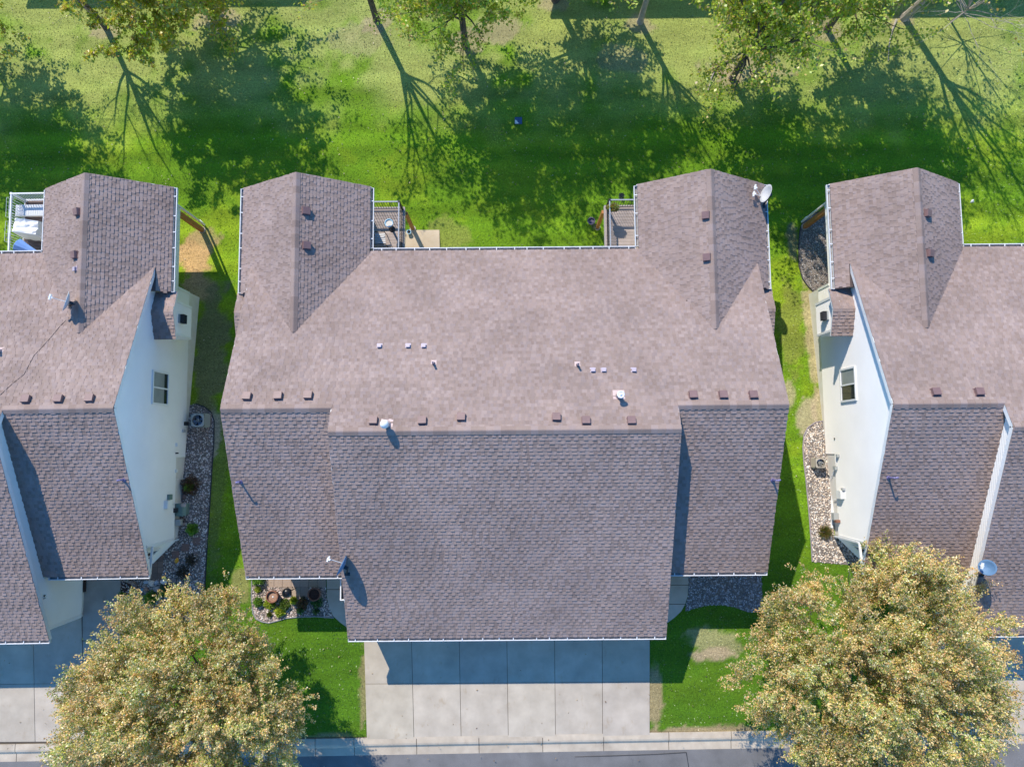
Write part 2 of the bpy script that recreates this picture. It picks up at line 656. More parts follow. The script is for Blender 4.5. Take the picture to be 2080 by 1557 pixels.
def ridge_caps(a, b, s1, s2, roof, h):
    """caps from a to b; s1 slope on the left of a->b, s2 on the right"""
    a, b = Vector(a), Vector(b)
    L = (b - a).length
    n = max(1, int(L / 0.27))
    ln = L / n
    u = (b - a).normalized()
    lft = Vector((0, 0, 1)).cross(u)
    for i in range(n):
        p = a + u * (ln * i) + Vector((0, 0, 0.012))
        x, y = proj(HM[h] @ p)
        if not (-30 < x < 2110):
            continue
        M = Matrix(((u.x, lft.x, 0, p.x), (u.y, lft.y, 0, p.y), (u.z, lft.z, 1, p.z), (0, 0, 0, 1)))
        link('ridge_cap', cap_mesh(RND.choice((0, 1, 3, 3, 4, 5)), s1, s2, round(ln, 4)), None, roof, M)


def slab(mb, pts, th=0.14):
    """roof deck slab hanging under the polygon pts"""
    n = len(pts)
    vs = [Vector(p) - Vector((0, 0, 0.006)) for p in pts] + [Vector(p) - Vector((0, 0, th)) for p in pts]
    mb.add(vs, [tuple(range(n)), tuple(reversed(range(n, 2 * n)))] + [(i, n + i, n + (i + 1) % n, (i + 1) % n) for i in range(n)])


def gutter(a, b, out, root, cap_a=True, cap_b=True):
    """open K-style trough from a to b along an eave, out = outward direction"""
    a, b, out = Vector(a), Vector(b), Vector(out)
    u = (b - a).normalized()
    mb = MB()
    up = Vector((0, 0, 1))
    d, hgt, t = 0.125, 0.11, 0.012
    back = -0.005
    mb.bar(a + out * (d) - up * hgt / 2, b + out * d - up * hgt / 2, 0.028, hgt)                # outer lip
    mb.bar(a + out * (back) - up * (hgt / 2 + .02), b + out * back - up * (hgt / 2 + .02), t, hgt - .02)
    for p, on in ((a, cap_a), (b, cap_b)):
        if on:
            q = p + (u if p == a else -u) * 0.01
            mb.bar(q - up * hgt / 2, q + out * d - up * hgt / 2, 0.014, hgt)
    g = mb.build('gutter', M_GUT, root)
    mb = MB()
    mb.bar(a + out * (d / 2) - up * (hgt - .004), b + out * (d / 2) - up * (hgt - .004), d - 0.02, 0.012)
    mb.build('gutter_floor', M_GUTIN, g)
    L = (b - a).length
    n = max(2, int(L / 0.68))
    me = MB()
    me.box(-0.018, 0.018, -0.03, 0.13, -0.012, 0.006)
    mesh = me.mesh('gutter_hanger')
    mesh.materials.append(M_GUT)
    for i in range(n):
        p = a + u * (L * (i + 0.5 + RND.uniform(-.18, .18)) / n) + up * 0.004
        x = -(out.cross(up))
        M = Matrix(((x.x, out.x, 0, p.x), (x.y, out.y, 0, p.y), (0, 0, 1, p.z), (0, 0, 0, 1)))
        link('gutter_hanger', mesh, None, g, M)
    return g


def lap_boards(mb, O, U, N, z0, z1, ext, step=0.125):
    """horizontal lap siding; ext(z) -> list of (u0, u1) along U measured from O"""
    z = z0
    up = Vector((0, 0, 1))
    while z < z1 - 0.01:
        zt = min(z + step, z1)
        for (a, b) in ext((z + zt) / 2):
            if b - a < 0.03:
                continue
            p = [O + U * a + up * z + N * 0.032, O + U * b + up * z + N * 0.032, O + U * b + up * zt + N * 0.002, O + U * a + up * zt + N * 0.002]
            q = [O + U * a + up * z, O + U * b + up * z, p[1], p[0]]
            if U.cross(up).dot(N) < 0:
                p, q = p[::-1], q[::-1]
            mb.face(p)
            mb.face(q)
        z += step


def window(root, c, U, N, wd, ht, split='v', dark=0, pane_mats=None):
    """window on a wall: c centre, U horizontal along the wall, N outward"""
    c, U, N = Vector(c), Vector(U), Vector(N)
    up = Vector((0, 0, 1))
    M = Matrix(((U.x, up.x, N.x, c.x), (U.y, up.y, N.y, c.y), (U.z, up.z, N.z, c.z), (0, 0, 0, 1)))
    mb = MB()
    f = 0.075
    hw, hh = wd / 2, ht / 2
    for b in ((-hw - f, hw + f, hh, hh + f), (-hw - f, hw + f, -hh - f, -hh), (-hw - f, -hw, -hh, hh), (hw, hw + f, -hh, hh)):
        mb.box(b[0], b[1], b[2], b[3], -0.03, 0.05, M)
    if split == 'v':
        mb.box(-0.03, 0.03, -hh, hh, -0.03, 0.04, M)
    elif split == 'h':
        mb.box(-hw, hw, -0.03, 0.03, -0.03, 0.04, M)
    wn = mb.build('window', M_TRIM, root)
    pm = pane_mats or (M_BLIND, M_GLASS)
    if split == 'v':
        rects = [(-hw, -0.03, -hh, hh), (0.03, hw, -hh, hh)]
    elif split == 'h':
        rects = [(-hw, hw, -hh, -0.03), (-hw, hw, 0.03, hh)]
    else:
        rects = [(-hw, hw, -hh, hh)]
    for i, (a, b, d, e) in enumerate(rects):
        p = MB()
        p.box(a, b, d, e, -0.02, 0.012, M)
        p.build('pane', pm[i % len(pm)], wn)
    if dark:
        p = MB()
        p.box(-hw, hw, -hh, -hh + ht * dark, 0.013, 0.018, M)
        p.build('dark_pane_strip', M_GLASS, wn)
    return wn


def frame_of(p, n, up_hint=Vector((0, 1, 0))):
    n = n.normalized()
    v = (up_hint - n * up_hint.dot(n)).normalized()
    u = v.cross(n)
    return Matrix(((u.x, v.x, n.x, p.x), (u.y, v.y, n.y, p.y), (u.z, v.z, n.z, p.z), (0, 0, 0, 1)))


def roof_vent(px, py, h, root, s=0.29, rot=0):
    p, n = on_roof(px, py, h)
    M = frame_of(p, n) @ Matrix.Rotation(RND.uniform(-.04, .04), 4, 'Z')
    b = MB()
    t = s * 0.6
    hs = s / 2
    b.box(-hs - .025, hs + .025, -hs - .025, hs + .025, 0.012, 0.028, M)
    b.add([M @ Vector(q) for q in ((-hs, -hs, .02), (hs, -hs, .02), (hs, hs, .02), (-hs, hs, .02),
                                   (-hs, -hs, t * .85), (hs, -hs, t * .85), (hs, hs * .9, t), (-hs, hs * .9, t))],
          [(4, 5, 6, 7), (0, 1, 5, 4), (1, 2, 6, 5), (2, 3, 7, 6), (3, 0, 4, 7)])
    return b.build('roof_vent', M_VENT, root)


def small_vent(px, py, h, root):
    p, n = on_roof(px, py, h)
    M = frame_of(p, n)
    b = MB()
    b.box(-.11, .11, -.09, .12, .012, .024, M)
    b.box(-.07, .07, -.085, .06, .02, .10, M)
    b.box(-.078, .078, -.1, .065, .10, .112, M)
    return b.build('exhaust_vent', mat_lilac, root)


mat_lilac = mat('lilac_metal', (0.42, 0.36, 0.42), 0.5)


def stack_pipe(px, py, h, root):
    p, n = on_roof(px, py, h)
    M = frame_of(p, n)
    b = MB()
    b.box(-.11, .11, -.08, .14, .012, .022, M)
    b.lathe([(.075, 0.0), (.055, .12), (.055, .14)], p, 10)
    o = b.build('plumbing_vent', M_PINK, root)
    b = MB()
    b.lathe([(.04, 0.0), (.04, .36), (.026, .36), (.026, .1)], p, 10)
    b.build('pipe', mat_lilac, o)


def flue(px, py, h, root, dome):
    p, n = on_roof(px, py, h)
    M = frame_of(p, n)
    b = MB()
    b.box(-.22, .22, -.16, .22, .012, .024, M)
    b.lathe([(.17, -.05), (.11, .18)], p, 14)
    o = b.build('flue_pipe', M_PINK, root)
    b = MB()
    b.lathe([(.085, 0.05), (.085, .50)], p, 14)
    b.build('flue_stack', M_GALV, o)
    b = MB()
    q = p + Vector((0, 0, .50))
    if dome:
        b.lathe([(.09, -.06), (.15, -.06), (.16, .02), (.145, .1), (.1, .16), (.04, .19), (0.0, .195)], q, 18)
    else:
        b.lathe([(.09, -.04), (.14, -.02), (.14, .03), (.10, .035), (.095, .02), (.05, .03), (.045, .05), (0, .055)], q, 18)
    b.build('flue_cap', M_TRIM, o, smooth=True)


def goose_pipe(px, py, h, root):
    p, n = on_roof(px, py, h)
    b = MB()
    b.lathe([(.09, 0.0), (.05, .10)], p, 10)
    b.tube([p, p + Vector((0, 0, .46)), p + Vector((0.02, 0, .50)), p + Vector((.07, 0.01, .52)), p + Vector((.12, 0.015, .49))], .034, 8)
    b.build('vent_pipe', M_PURP, root)


def downspout(pts, root, wd=0.085, name='downspout', m=None):
    b = MB()
    pts = [Vector(p) for p in pts]
    for i in range(len(pts) - 1):
        u = (pts[i + 1] - pts[i]).normalized()
        b.bar(pts[i] - u * 0.02, pts[i + 1] + u * 0.02, wd, wd * .8, (0.01, 0.02, 1) if abs(u.z) < .95 else (0, 1, 0))
    return b.build(name, m or M_GUT, root)


def build_house(h, label, sides):
    ax, dy, rz = HOUSES[h]
    root = empty('duplex_house', (ax, dy, 0), rz, label, 'house', 'row of duplex houses')
    rng = random.Random(hash(h) % 1000 if False else {'C': 21, 'L': 33, 'R': 47}[h])
    up = Vector((0, 0, 1))
    # roof deck
    rb = MB()
    zin = ZRR - SLR * (XR - XI)
    slab(rb, [(-MX, YR, ZR), (-MX, YF, ZF), (MX, YF, ZF), (MX, YR, ZR)])
    slab(rb, [(-MX, YB, ZB), (-MX, YR, ZR), (MX, YR, ZR), (MX, YB, ZB)])
    for s in (-1, 1):
        P = lambda x, y, z: (s * x, y, z)
        def sl(pts):
            pts = [P(*p) for p in pts]
            slab(rb, pts if s > 0 else pts[::-1])
        sl([(XG - .05, YW, ZW), (XG - .05, YS, ZS), (RX, YS, ZS), (RX, YW, ZW)])
        sl([(MX, YB, ZB), (MX, YW, ZW), (RX, YW, ZW), (RX, YB, ZB)])
        sl([(XI, 4.4, zin), (XR, 4.4, ZRR), (XR, YT, ZRR), (XI, YT, zin)])
        zr = ZRR - SLR * (RX - XR)
        zw = ZRR - SLR * (XWALL - .05 - XR)
        sl([(XR, 4.4, ZRR), (XWALL - .05, 4.4, zw), (XWALL - .05, YT, zw), (XR, YT, ZRR)])
        sl([(XWALL - .05, YC, zw), (RX, YC, zr), (RX, YT, zr), (XWALL - .05, YT, zw)])
        sl([(RX, YC, zr), (XO, YC, 2.80), (XO, YT, 2.80), (RX, YT, zr)])
    roof = rb.build('roof', M_DECKR, root)
    # shingles
    def keep(m):
        return roof_z(m.x, m.y) < m.z + 0.05 and (abs(m.x) <= RX + .03 or m.y >= YC)
    T = []
    X = Vector((1, 0, 0))
    Vb = Vector((0, -1, SLB)).normalized()
    lb = math.hypot(YB - YR, ZR - ZB)
    lw = math.hypot(YB - YW, ZB + SLB * (YB - YW) - ZB)
    kr = round(lw / EXPO)
    T += tabs_on(Vector((RX, YB, ZB)), -X, Vb, 2 * RX, kr * EXPO, rng, keep)
    T += tabs_on(Vector((MX, YB, ZB)) + Vb * (kr * EXPO), -X, Vb, 2 * MX, lb - kr * EXPO, rng, keep)
    Vf = Vector((0, 1, SLF)).normalized()
    T += tabs_on(Vector((-MX, YF, ZF)), X, Vf, 2 * MX, math.hypot(YR - YF, ZR - ZF), rng, keep)
    Vs = Vector((0, 1, SLS)).normalized()
    ls = math.hypot(YW - YS, ZW - ZS)
    T += tabs_on(Vector((XG - .02, YS, ZS)), X, Vs, RX - XG + .02, ls, rng, lambda m: True)
    T += tabs_on(Vector((-RX, YS, ZS)), X, Vs, RX - XG + .02, ls, rng, lambda m: True)
    Y = Vector((0, 1, 0))
    for s in (-1, 1):
        Vi = Vector((s * 1, 0, SLR)).normalized()
        Vo = Vector((-s * 1, 0, SLR)).normalized()
        li = math.hypot(XR - XI, SLR * (XR - XI))
        lo = math.hypot(XO - XR, SLR * (XO - XR))
        if s > 0:
            T += tabs_on(Vector((XI, YT, zin)), -Y, Vi, YT - 4.0, li, rng, keep)
            T += tabs_on(Vector((XO, 4.0, 2.8)), Y, Vo, YT - 4.0, lo, rng, keep)
        else:
            T += tabs_on(Vector((-XI, 4.0, zin)), Y, Vi, YT - 4.0, li, rng, keep)
            T += tabs_on(Vector((-XO, YT, 2.8)), -Y, Vo, YT - 4.0, lo, rng, keep)
    # bump-out roofs
    ZBR, ZBE, YB0, YB1, YBM = 2.98, 2.64, 4.6, 6.6, 5.68
    for s in sides:
        allk = lambda m: True
        for ye, sg in ((YB0, 1), (YB1, -1)):
            V = Vector((0, sg * abs(YBM - ye), ZBR - ZBE)).normalized()
            L = math.hypot(YBM - ye, ZBR - ZBE)
            U = X if sg > 0 else -X
            x0, x1 = sorted((s * (XWALL + .0), s * 11.2))
            T += tabs_on(Vector((x0 if sg > 0 else x1, ye, ZBE)), U, V, x1 - x0, L, rng, allk)
    lay_shingles(T, h, roof)
    # ridge caps
    ridge_caps((-MX, YR, ZR), (MX, YR, ZR), SLB, SLF, roof, h)
    for s in (-1, 1):
        xa, xb = sorted((s * MX, s * RX))
        ridge_caps((xa, YW, ZW), (xb, YW, ZW), SLB, SLS, roof, h)
        ridge_caps((s * XR, YT, ZRR), (s * XR, 4.62, ZRR), SLR, SLR, roof, h)
    # rake trim
    def rake(a, b, nrm):
        tb = MB()
        a, b, nrm = Vector(a), Vector(b), Vector(nrm)
        off = nrm * 0.008 - up * 0.11
        tb.bar(a + off, b + off, 0.024, 0.17)
        tb.build('rake_trim', M_TRIM, root)
    for s in (-1, 1):
        n = (s, 0, 0)
        rake((s * RX, YW, ZW), (s * RX, YS, ZS), n)
        rake((s * RX, YW, ZW), (s * RX, 7.55, ZB + SLB * (YB - 7.55)), n)
        rake((s * MX, YR, ZR), (s * MX, YF, ZF), n)
        rake((s * MX, YR, ZR), (s * MX, YW - .05, ZR - SLB * (YW - .05 - YR)), n)
        rake((s * XR, YT, ZRR), (s * XO, YT, 2.8), (0, 1, 0))
        rake((s * XR, YT, ZRR), (s * XI, YT, zin), (0, 1, 0))
    # gutters
    gutter((-MX - .02, YF, ZF - .02), (MX + .02, YF, ZF - .02), (0, -1, 0), root)
    gutter((-XI + .13, YB, ZB - .02), (XI - .13, YB, ZB - .02), (0, 1, 0), root)
    for s in (-1, 1):
        a, b = sorted((s * (MX + .03), s * (RX + .02)))
        gutter((a, YS, ZS - .02), (b, YS, ZS - .02), (0, -1, 0), root)
        gutter((s * XI, YB + .13, 2.78), (s * XI, YT, 2.78), (-s, 0, 0), root)
        gutter((s * XO, YC, 2.78), (s * XO, YT, 2.78), (s, 0, 0), root)
    # walls
    for s in (-1, 1):
        N = Vector((s, 0, 0))
        # garage gable above and in front of the wing roof
        wb = MB()

        def extg(z):
            rr = []
            yf = max(YR - (ZR - .26 - z) / SLF, -7.2)
            yw = YW - (ZW - z) / SLS + 0.3 if z > 2.7 else -4.9
            yw = min(yw, YW, YR + (ZR - .30 - z) / SLB)
            if yw > yf:
                rr.append((yf, yw))
            return rr
        lap_boards(wb, Vector((s * XG, 0, 0)), Y, N, 0.22, ZR - .16, extg)
        wb.build('siding', M_SIDE, root)
        fb = MB()
        fb.box(min(s * (XG - .2), s * (XG - .01)), max(s * (XG - .2), s * (XG - .01)), -7.2, -4.9, -.3, 2.5)
        fb.box(min(s * (XG + .001), s * (XG + .03)), max(s * (XG + .001), s * (XG + .03)), -6.1, -4.96, 0.02, 0.12)
        fb.build('garage_stem_wall', M_FOUND, root)
        cb = MB()
        cb.box(min(s * (XG + .0), s * (XG + .05)), max(s * (XG + .0), s * (XG + .035)), -7.22, -7.1, .2, ZF - .05)
        cb.build('corner_board', M_TRIM, root)
    gf = MB()
    gf.box(-XG + .01, XG - .01, -7.19, -7.0, -.3, 2.55)
    gf.build('garage_front_wall', M_SIDE, root)
    rw = MB()
    rw.box(-6.1, 6.1, 7.1, 7.28, -2.3, 2.75)
    rw.build('rear_wall', M_SIDE, root)
    for s in sides:
        N = Vector((s, 0, 0))
        wb = MB()

        def extw(z):
            yf = max(YW - (ZW - .16 - z) / SLS, -3.92)
            yr = YB - (z + .16 - ZB) / SLB
            if z < 3.05:
                yr = 10.9
            if z < 0.68:
                yr = 7.3
            if z < 0.45:
                yf = -0.33
            return [(yf, yr)]
        lap_boards(wb, Vector((s * XWALL, 0, 0)), Y, N, -.45, ZW - .17, extw)
        # chamfered corner and front wall of the wing
        A = Vector((s * XWALL, -3.92, 0))
        B = Vector((s * 9.25, -4.95, 0))
        U2 = (B - A).normalized()
        N2 = Vector((s, -1, 0)).normalized()
        lap_boards(wb, A, U2, N2, 0.1, 2.75, lambda z: [(0, (B - A).length)])
        B2 = Vector((s * 9.25, -4.95, 0))
        lap_boards(wb, B2, Vector((-s, 0, 0)), Vector((0, -1, 0)), 0.1, 2.75, lambda z: [(0, 3.0)])
        wb.build('siding', M_SIDE, root)
        # foundation and inner shell
        fb = MB()
        x0, x1 = sorted((s * (XWALL - .25), s * (XWALL - .012)))
        fb.box(x0, x1, -3.9, 7.29, -2.4, 2.9)
        fb.box(x0, x1, 7.29, 10.88, .72, 2.9)
        fb.build('foundation', M_FOUND, root)
        fl = MB()
        a, b = sorted((s * (XI + .55), s * (XWALL - .03)))
        fl.box(a, b, 7.29, 10.88, .52, .7)
        fl.build('porch_floor', M_TRIM, root)
        a, b = sorted((s * (XI + .58), s * (XI + .7)))
        iw = MB()
        iw.box(a, b, 7.29, 10.88, .7, 2.9)
        iw.build('porch_wall', M_SIDE, root)
        # corner boards at the lower wall corner
        for yy, z0, z1 in ((7.24, -.45, .68), (10.84, .66, 2.7), (-3.9, .42, 2.75)):
            cb = MB()
            x0, x1 = sorted((s * (XWALL), s * (XWALL + .05)))
            cb.box(x0, x1, yy - .05, yy + .05, z0, z1)
            cb.build('corner_board', M_TRIM, root)
        # windows
        pm = (M_GLASS, M_BLIND) if s < 0 else (M_BLIND, M_BLIND)
        window(root, (s * (XWALL + .035), 2.6, 2.05), Y, N, 1.28, 1.22, 'v', 0 if s < 0 else 0.22, pm)
        for yy in (9.85, 8.2):
            window(root, (s * (XWALL + .035), yy, 2.02), Y, N, 1.25, 1.05, 'v', 0, (M_GLASS, M_GLASS))
        mid = (A + B) / 2
        window(root, mid + N2 * .035 + Vector((0, 0, 1.75)), U2, N2, .72, .85, 'v', 0, (M_GLASS, M_GLASS))
        # fireplace bump-out
        fb = MB()
        wl = Vector((s * 10.9, 0, 0))
        def extb(z):
            if z < ZBE:
                return [(4.9, 6.35)]
            t = (z - ZBE) / (ZBR - ZBE)
            return [(4.75 + (YBM - 4.75) * t, 6.5 - (6.5 - YBM) * t)]
        lap_boards(fb, wl, Y, N, .65, ZBR - .1, extb)
        lap_boards(fb, Vector((s * 10.9, 4.9, 0)), Vector((-s, 0, 0)), Vector((0, -1, 0)), .65, ZBE, lambda z: [(0, .62)])
        lap_boards(fb, Vector((s * 10.9, 6.35, 0)), Vector((-s, 0, 0)), Vector((0, 1, 0)), .65, ZBE, lambda z: [(0, .62)])
        a, b = sorted((s * 10.27, s * 10.89))
        fb.box(a, b, 4.91, 6.34, .64, .9)
        bo = fb.build('fireplace_bump_out', M_SIDE, root)
        tb = MB()
        for yy in (4.93, 6.32):
            a, b = sorted((s * 10.88, s * 10.95))
            tb.box(a, b, yy - .05, yy + .05, .64, ZBE)
        for ye in (YB0, YB1):
            tb.bar(Vector((s * 11.19, YBM, ZBR - .07)), Vector((s * 11.19, ye, ZBE - .07)), .03, .13)
        tb.build('bump_out_trim', M_TRIM, bo)
        sb = MB()
        for ye in (YB0, YB1):
            pts = [Vector((s * XWALL, ye, ZBE)), Vector((s * 11.18, ye, ZBE)), Vector((s * 11.18, YBM, ZBR)), Vector((s * XWALL, YBM, ZBR))]
            if (pts[1] - pts[0]).cross(pts[3] - pts[0]).z < 0:
                pts = pts[::-1]
            slab(sb, pts, .1)
        sb.build('bump_out_roof', M_DECKR, bo)
        vb = MB()
        vb.box(*sorted((s * 10.9, s * 11.0)), 5.42, 5.80, 1.55, 1.9)
        hood = vb.build('fireplace_vent', M_ACB, bo)
        vb = MB()
        vb.box(*sorted((s * 11.0, s * 11.14)), 5.44, 5.78, 1.6, 1.78)
        for k in range(5):
            vb.box(*sorted((s * 11.0, s * 11.16)), 5.42, 5.80, 1.56 + k * .07, 1.575 + k * .07)
        vb.build('vent_grille', M_DARK, hood)
        # cedar post with downspout at the porch corner
        zc = -2.0
        pb = MB()
        pb.box(*sorted((s * (XWALL - .22), s * (XWALL - .02))), 10.62, 10.82, zc, .52)
        pb.build('cedar_post', M_CEDAR, root)
        pb = MB()
        pb.lathe([(.17, zc - .1), (.17, zc + .06), (0, zc + .06)], (s * (XWALL - .12), 10.72, 0), 14)
        pb.build('post_footing', M_CONC, root)
        downspout([(s * (XO + .06), 10.98, 2.66), (s * (XWALL + .05), 10.94, 2.35), (s * (XWALL + .05), 10.93, -1.86), (s * (XWALL - .38 + .2 * 0), 11.02, -1.93)] if False else
                  [(s * (XO + .06), 10.98, 2.66), (s * (XWALL + .05), 10.94, 2.35), (s * (XWALL + .05), 10.93, -1.82), (s * (XWALL - .22), 11.18, -1.93)], root)
        # front downspout: back under the eave, then down the chamfer corner
        downspout([(s * (RX - .03), YS - .06, ZS - .12), (s * (RX - .16), -3.98, ZS - .55), (s * (XWALL + .03), -3.95, ZS - .75), (s * (XWALL + .05), -3.95, .12)], root)
    return root


HC = build_house('C', 'duplex with brown shingled roof filling the middle of the photo, double garage roof in front', (-1, 1))
HL = build_house('L', 'duplex on the left edge with shaded beige siding wall beside the gravel strip', (1,))
HR = build_house('R', 'duplex on the right edge with sunlit white siding wall and tree over its corner', (-1,))

for px, py in ((503, 806), (566, 805), (627, 804), (759, 855), (858, 855), (937, 848), (1130, 848), (1190, 855), (1282, 855),
               (1407, 803), (1468, 803), (1529, 803), (621, 429), (622, 499), (1435, 438), (1437, 523)):
    roof_vent(px, py, 'C', HC)
for px, py in ((55, 812), (121, 811), (184, 810), (160, 431), (155, 518)):
    roof_vent(px, py, 'L', HL)
for px, py in ((1899, 797), (1987, 797), (1881, 434), (1886, 515)):
    roof_vent(px, py, 'R', HR)
for px, py in ((771, 703), (829, 703), (861, 703), (1204, 752), (1226, 752), (1287, 752)):
    small_vent(px, py, 'C', HC)
small_vent(155, 546, 'L', HL)
stack_pipe(881, 738, 'C', HC)
stack_pipe(1173, 741, 'C', HC)
stack_pipe(2, 712, 'L', HL)
flue(786, 862, 'C', HC, True)
flue(1257, 803, 'C', HC, False)
goose_pipe(489, 978, 'C', HC)
goose_pipe(1569, 974, 'C', HC)
goose_pipe(252, 974, 'L', HL)
goose_pipe(1804, 969, 'R', HR)

# small hood with white gutter over the side entry of the middle house
eh = MB()
p = in_local('C', 689, 1166, 2.6)
eh.box(-6.78, -6.74, -6.05, -5.14, 2.36, 2.48)
eh.box(-6.78, -6.3, -6.09, -6.05, 2.36, 2.48)
ho = eh.build('entry_hood', M_GUT, HC)
eh = MB()
eh.box(-6.74, -6.3, -6.05, -5.14, 2.30, 2.34)
eh.build('hood_shade', M_BLK, ho)  # black sheet stands in for the shade inside the hood frame


# house number on the garage wall of the left house
def lettering(txt, size, M, m, parent, name='house_number'):
    cu = bpy.data.curves.new(name, 'FONT')
    cu.body = txt
    cu.size = size
    cu.extrude = 0.008
    cu.align_x, cu.align_y = 'CENTER', 'CENTER'
    tmp = bpy.data.objects.new('tmp', cu)
    COL.objects.link(tmp)
    dg = bpy.context.evaluated_depsgraph_get()
    me = bpy.data.meshes.new_from_object(tmp.evaluated_get(dg))
    bpy.data.objects.remove(tmp)
    me.materials.clear()
    return link(name, me, m, parent, M)


p = in_local('L', 157, 1211, 0.6)
pz = 1.0
pl = in_local('L', 157, 1211, pz)
# slide along the view ray until it meets the garage wall
for k in range(60):
    pl = in_local('L', 157, 1211, pz)
    if pl.x > XG:
        pz += 0.03
    else:
        break
lettering('14', 0.2, Matrix(((0, 0, 1, XG + .045), (1, 0, 0, pl.y), (0, 1, 0, pl.z), (0, 0, 0, 1))), M_DARK, HL)
bb = MB()
bb.box(XG + .03, XG + .09, -6.15, -4.96, .0, .16)
bb.build('kick_board', M_BROWN, HL)

# wall fixtures of the side houses
fx = MB()


def wall_pt(h, px, py, s):
    """point of the photo on the wing wall"""
    d = ray(px, py).normalized()
    t = 25.0
    while t < 50:
        q = HI[h] @ (Vector((0, 0, H)) + d * t)
        if abs(q.x) <= XWALL and s * q.x > 0 and False:
            break
        if s * q.x >= XWALL if False else (q.x - s * XWALL) * (HI[h] @ Vector((0, 0, H))).x * -1 > 0 and False:
            break
        t += 0.02
        # plane crossing by solving directly
        o = HI[h] @ Vector((0, 0, H))
        dd = (HI[h].to_3x3() @ d)
        k = (s * XWALL - o.x) / dd.x
        return o + dd * k
    return q


def fixture(h, root, px, py, s, name, sy, sz, dx, m):
    q = wall_pt(h, px, py, s)
    b = MB()
    b.box(*sorted((s * (XWALL + .012), s * (XWALL + .036 + dx))), q.y - sy / 2, q.y + sy / 2, q.z - sz / 2, q.z + sz / 2)
    return b.build(name, m, root)


fixture('L', HL, 336, 1024, 1, 'meter_box', .34, .42, .16, M_TRIM)
fixture('L', HL, 353, 1036, 1, 'junction_box', .2, .22, .12, M_DARK)
fixture('L', HL, 341, 1009, 1, 'junction_box', .22, .28, .10, M_TEAL)
fixture('L', HL, 357, 1060, 1, 'gas_meter', .26, .2, .22, M_ACB)
fixture('L', HL, 375, 860, 1, 'disconnect_box', .16, .22, .1, M_DARK)
fixture('L', HL, 370, 875, 1, 'junction_box', .14, .2, .08, M_GALV)
fixture('L', HL, 357, 903, 1, 'dryer_vent', .16, .16, .08, M_SIDE)
fixture('L', HL, 356, 920, 1, 'hose_bib', .06, .06, .1, M_DARK)
fixture('L', HL, 356, 956, 1, 'dryer_vent', .14, .14, .06, M_SIDE)
fixture('R', HR, 1712, 1004, -1, 'meter_box', .34, .42, .16, M_TRIM)
fixture('R', HR, 1716, 993, -1, 'junction_box', .1, .18, .1, M_GALV)
fixture('R', HR, 1702, 1048, -1, 'gas_meter', .3, .25, .2, M_ACB)
fixture('R', HR, 1706, 1058, -1, 'gas_regulator', .12, .2, .16, M_TERRA)
fixture('R', HR, 1697, 890, -1, 'hose_bib', .05, .06, .03, M_DARK)
fixture('R', HR, 1700, 950, -1, 'disconnect_box', .16, .22, .1, M_ACB)
fixture('R', HR, 1705, 925, -1, 'junction_box', .12, .12, .1, M_ACB)
for h, root, s, pts in (('L', HL, 1, ((357, 973), (378, 971))), ('L', HL, 1, ((342, 1023), (366, 1020))),
                        ('R', HR, -1, ((1713, 1012), (1696, 1014))), ('R', HR, -1, ((1702, 925), (1699, 945))), ('R', HR, -1, ((1700, 950), (1690, 970)))):
    a, b_ = (wall_pt(h, *q, s) for q in pts)
    mb = MB()
    off = Vector((s * .05, 0, 0))
    mb.tube([a + off, b_ + off], .022, 6)
    mb.build('conduit', M_TRIM, root)
qa, qb = HI['R'] @ G(1691, 986, .06), HI['R'] @ G(1689.5, 1071, .06)
downspout([qa, qb], HR, .09, 'downspout_extension')

# ------------------------------------------------------------------ ground sheet with its grass colours
def smooth(a, b, x):
    t = np.clip((x - a) / (b - a), 0, 1)
    return t * t * (3 - 2 * t)


ZGV = np.vectorize(zg)
gx0, gx1, gy0, gy1, st = -30.0, 30.0, -15.0, 30.0, 0.125
xs = np.arange(gx0, gx1 + .01, st)
ys = np.arange(gy0, gy1 + .01, st)
XX, YY = np.meshgrid(xs, ys)


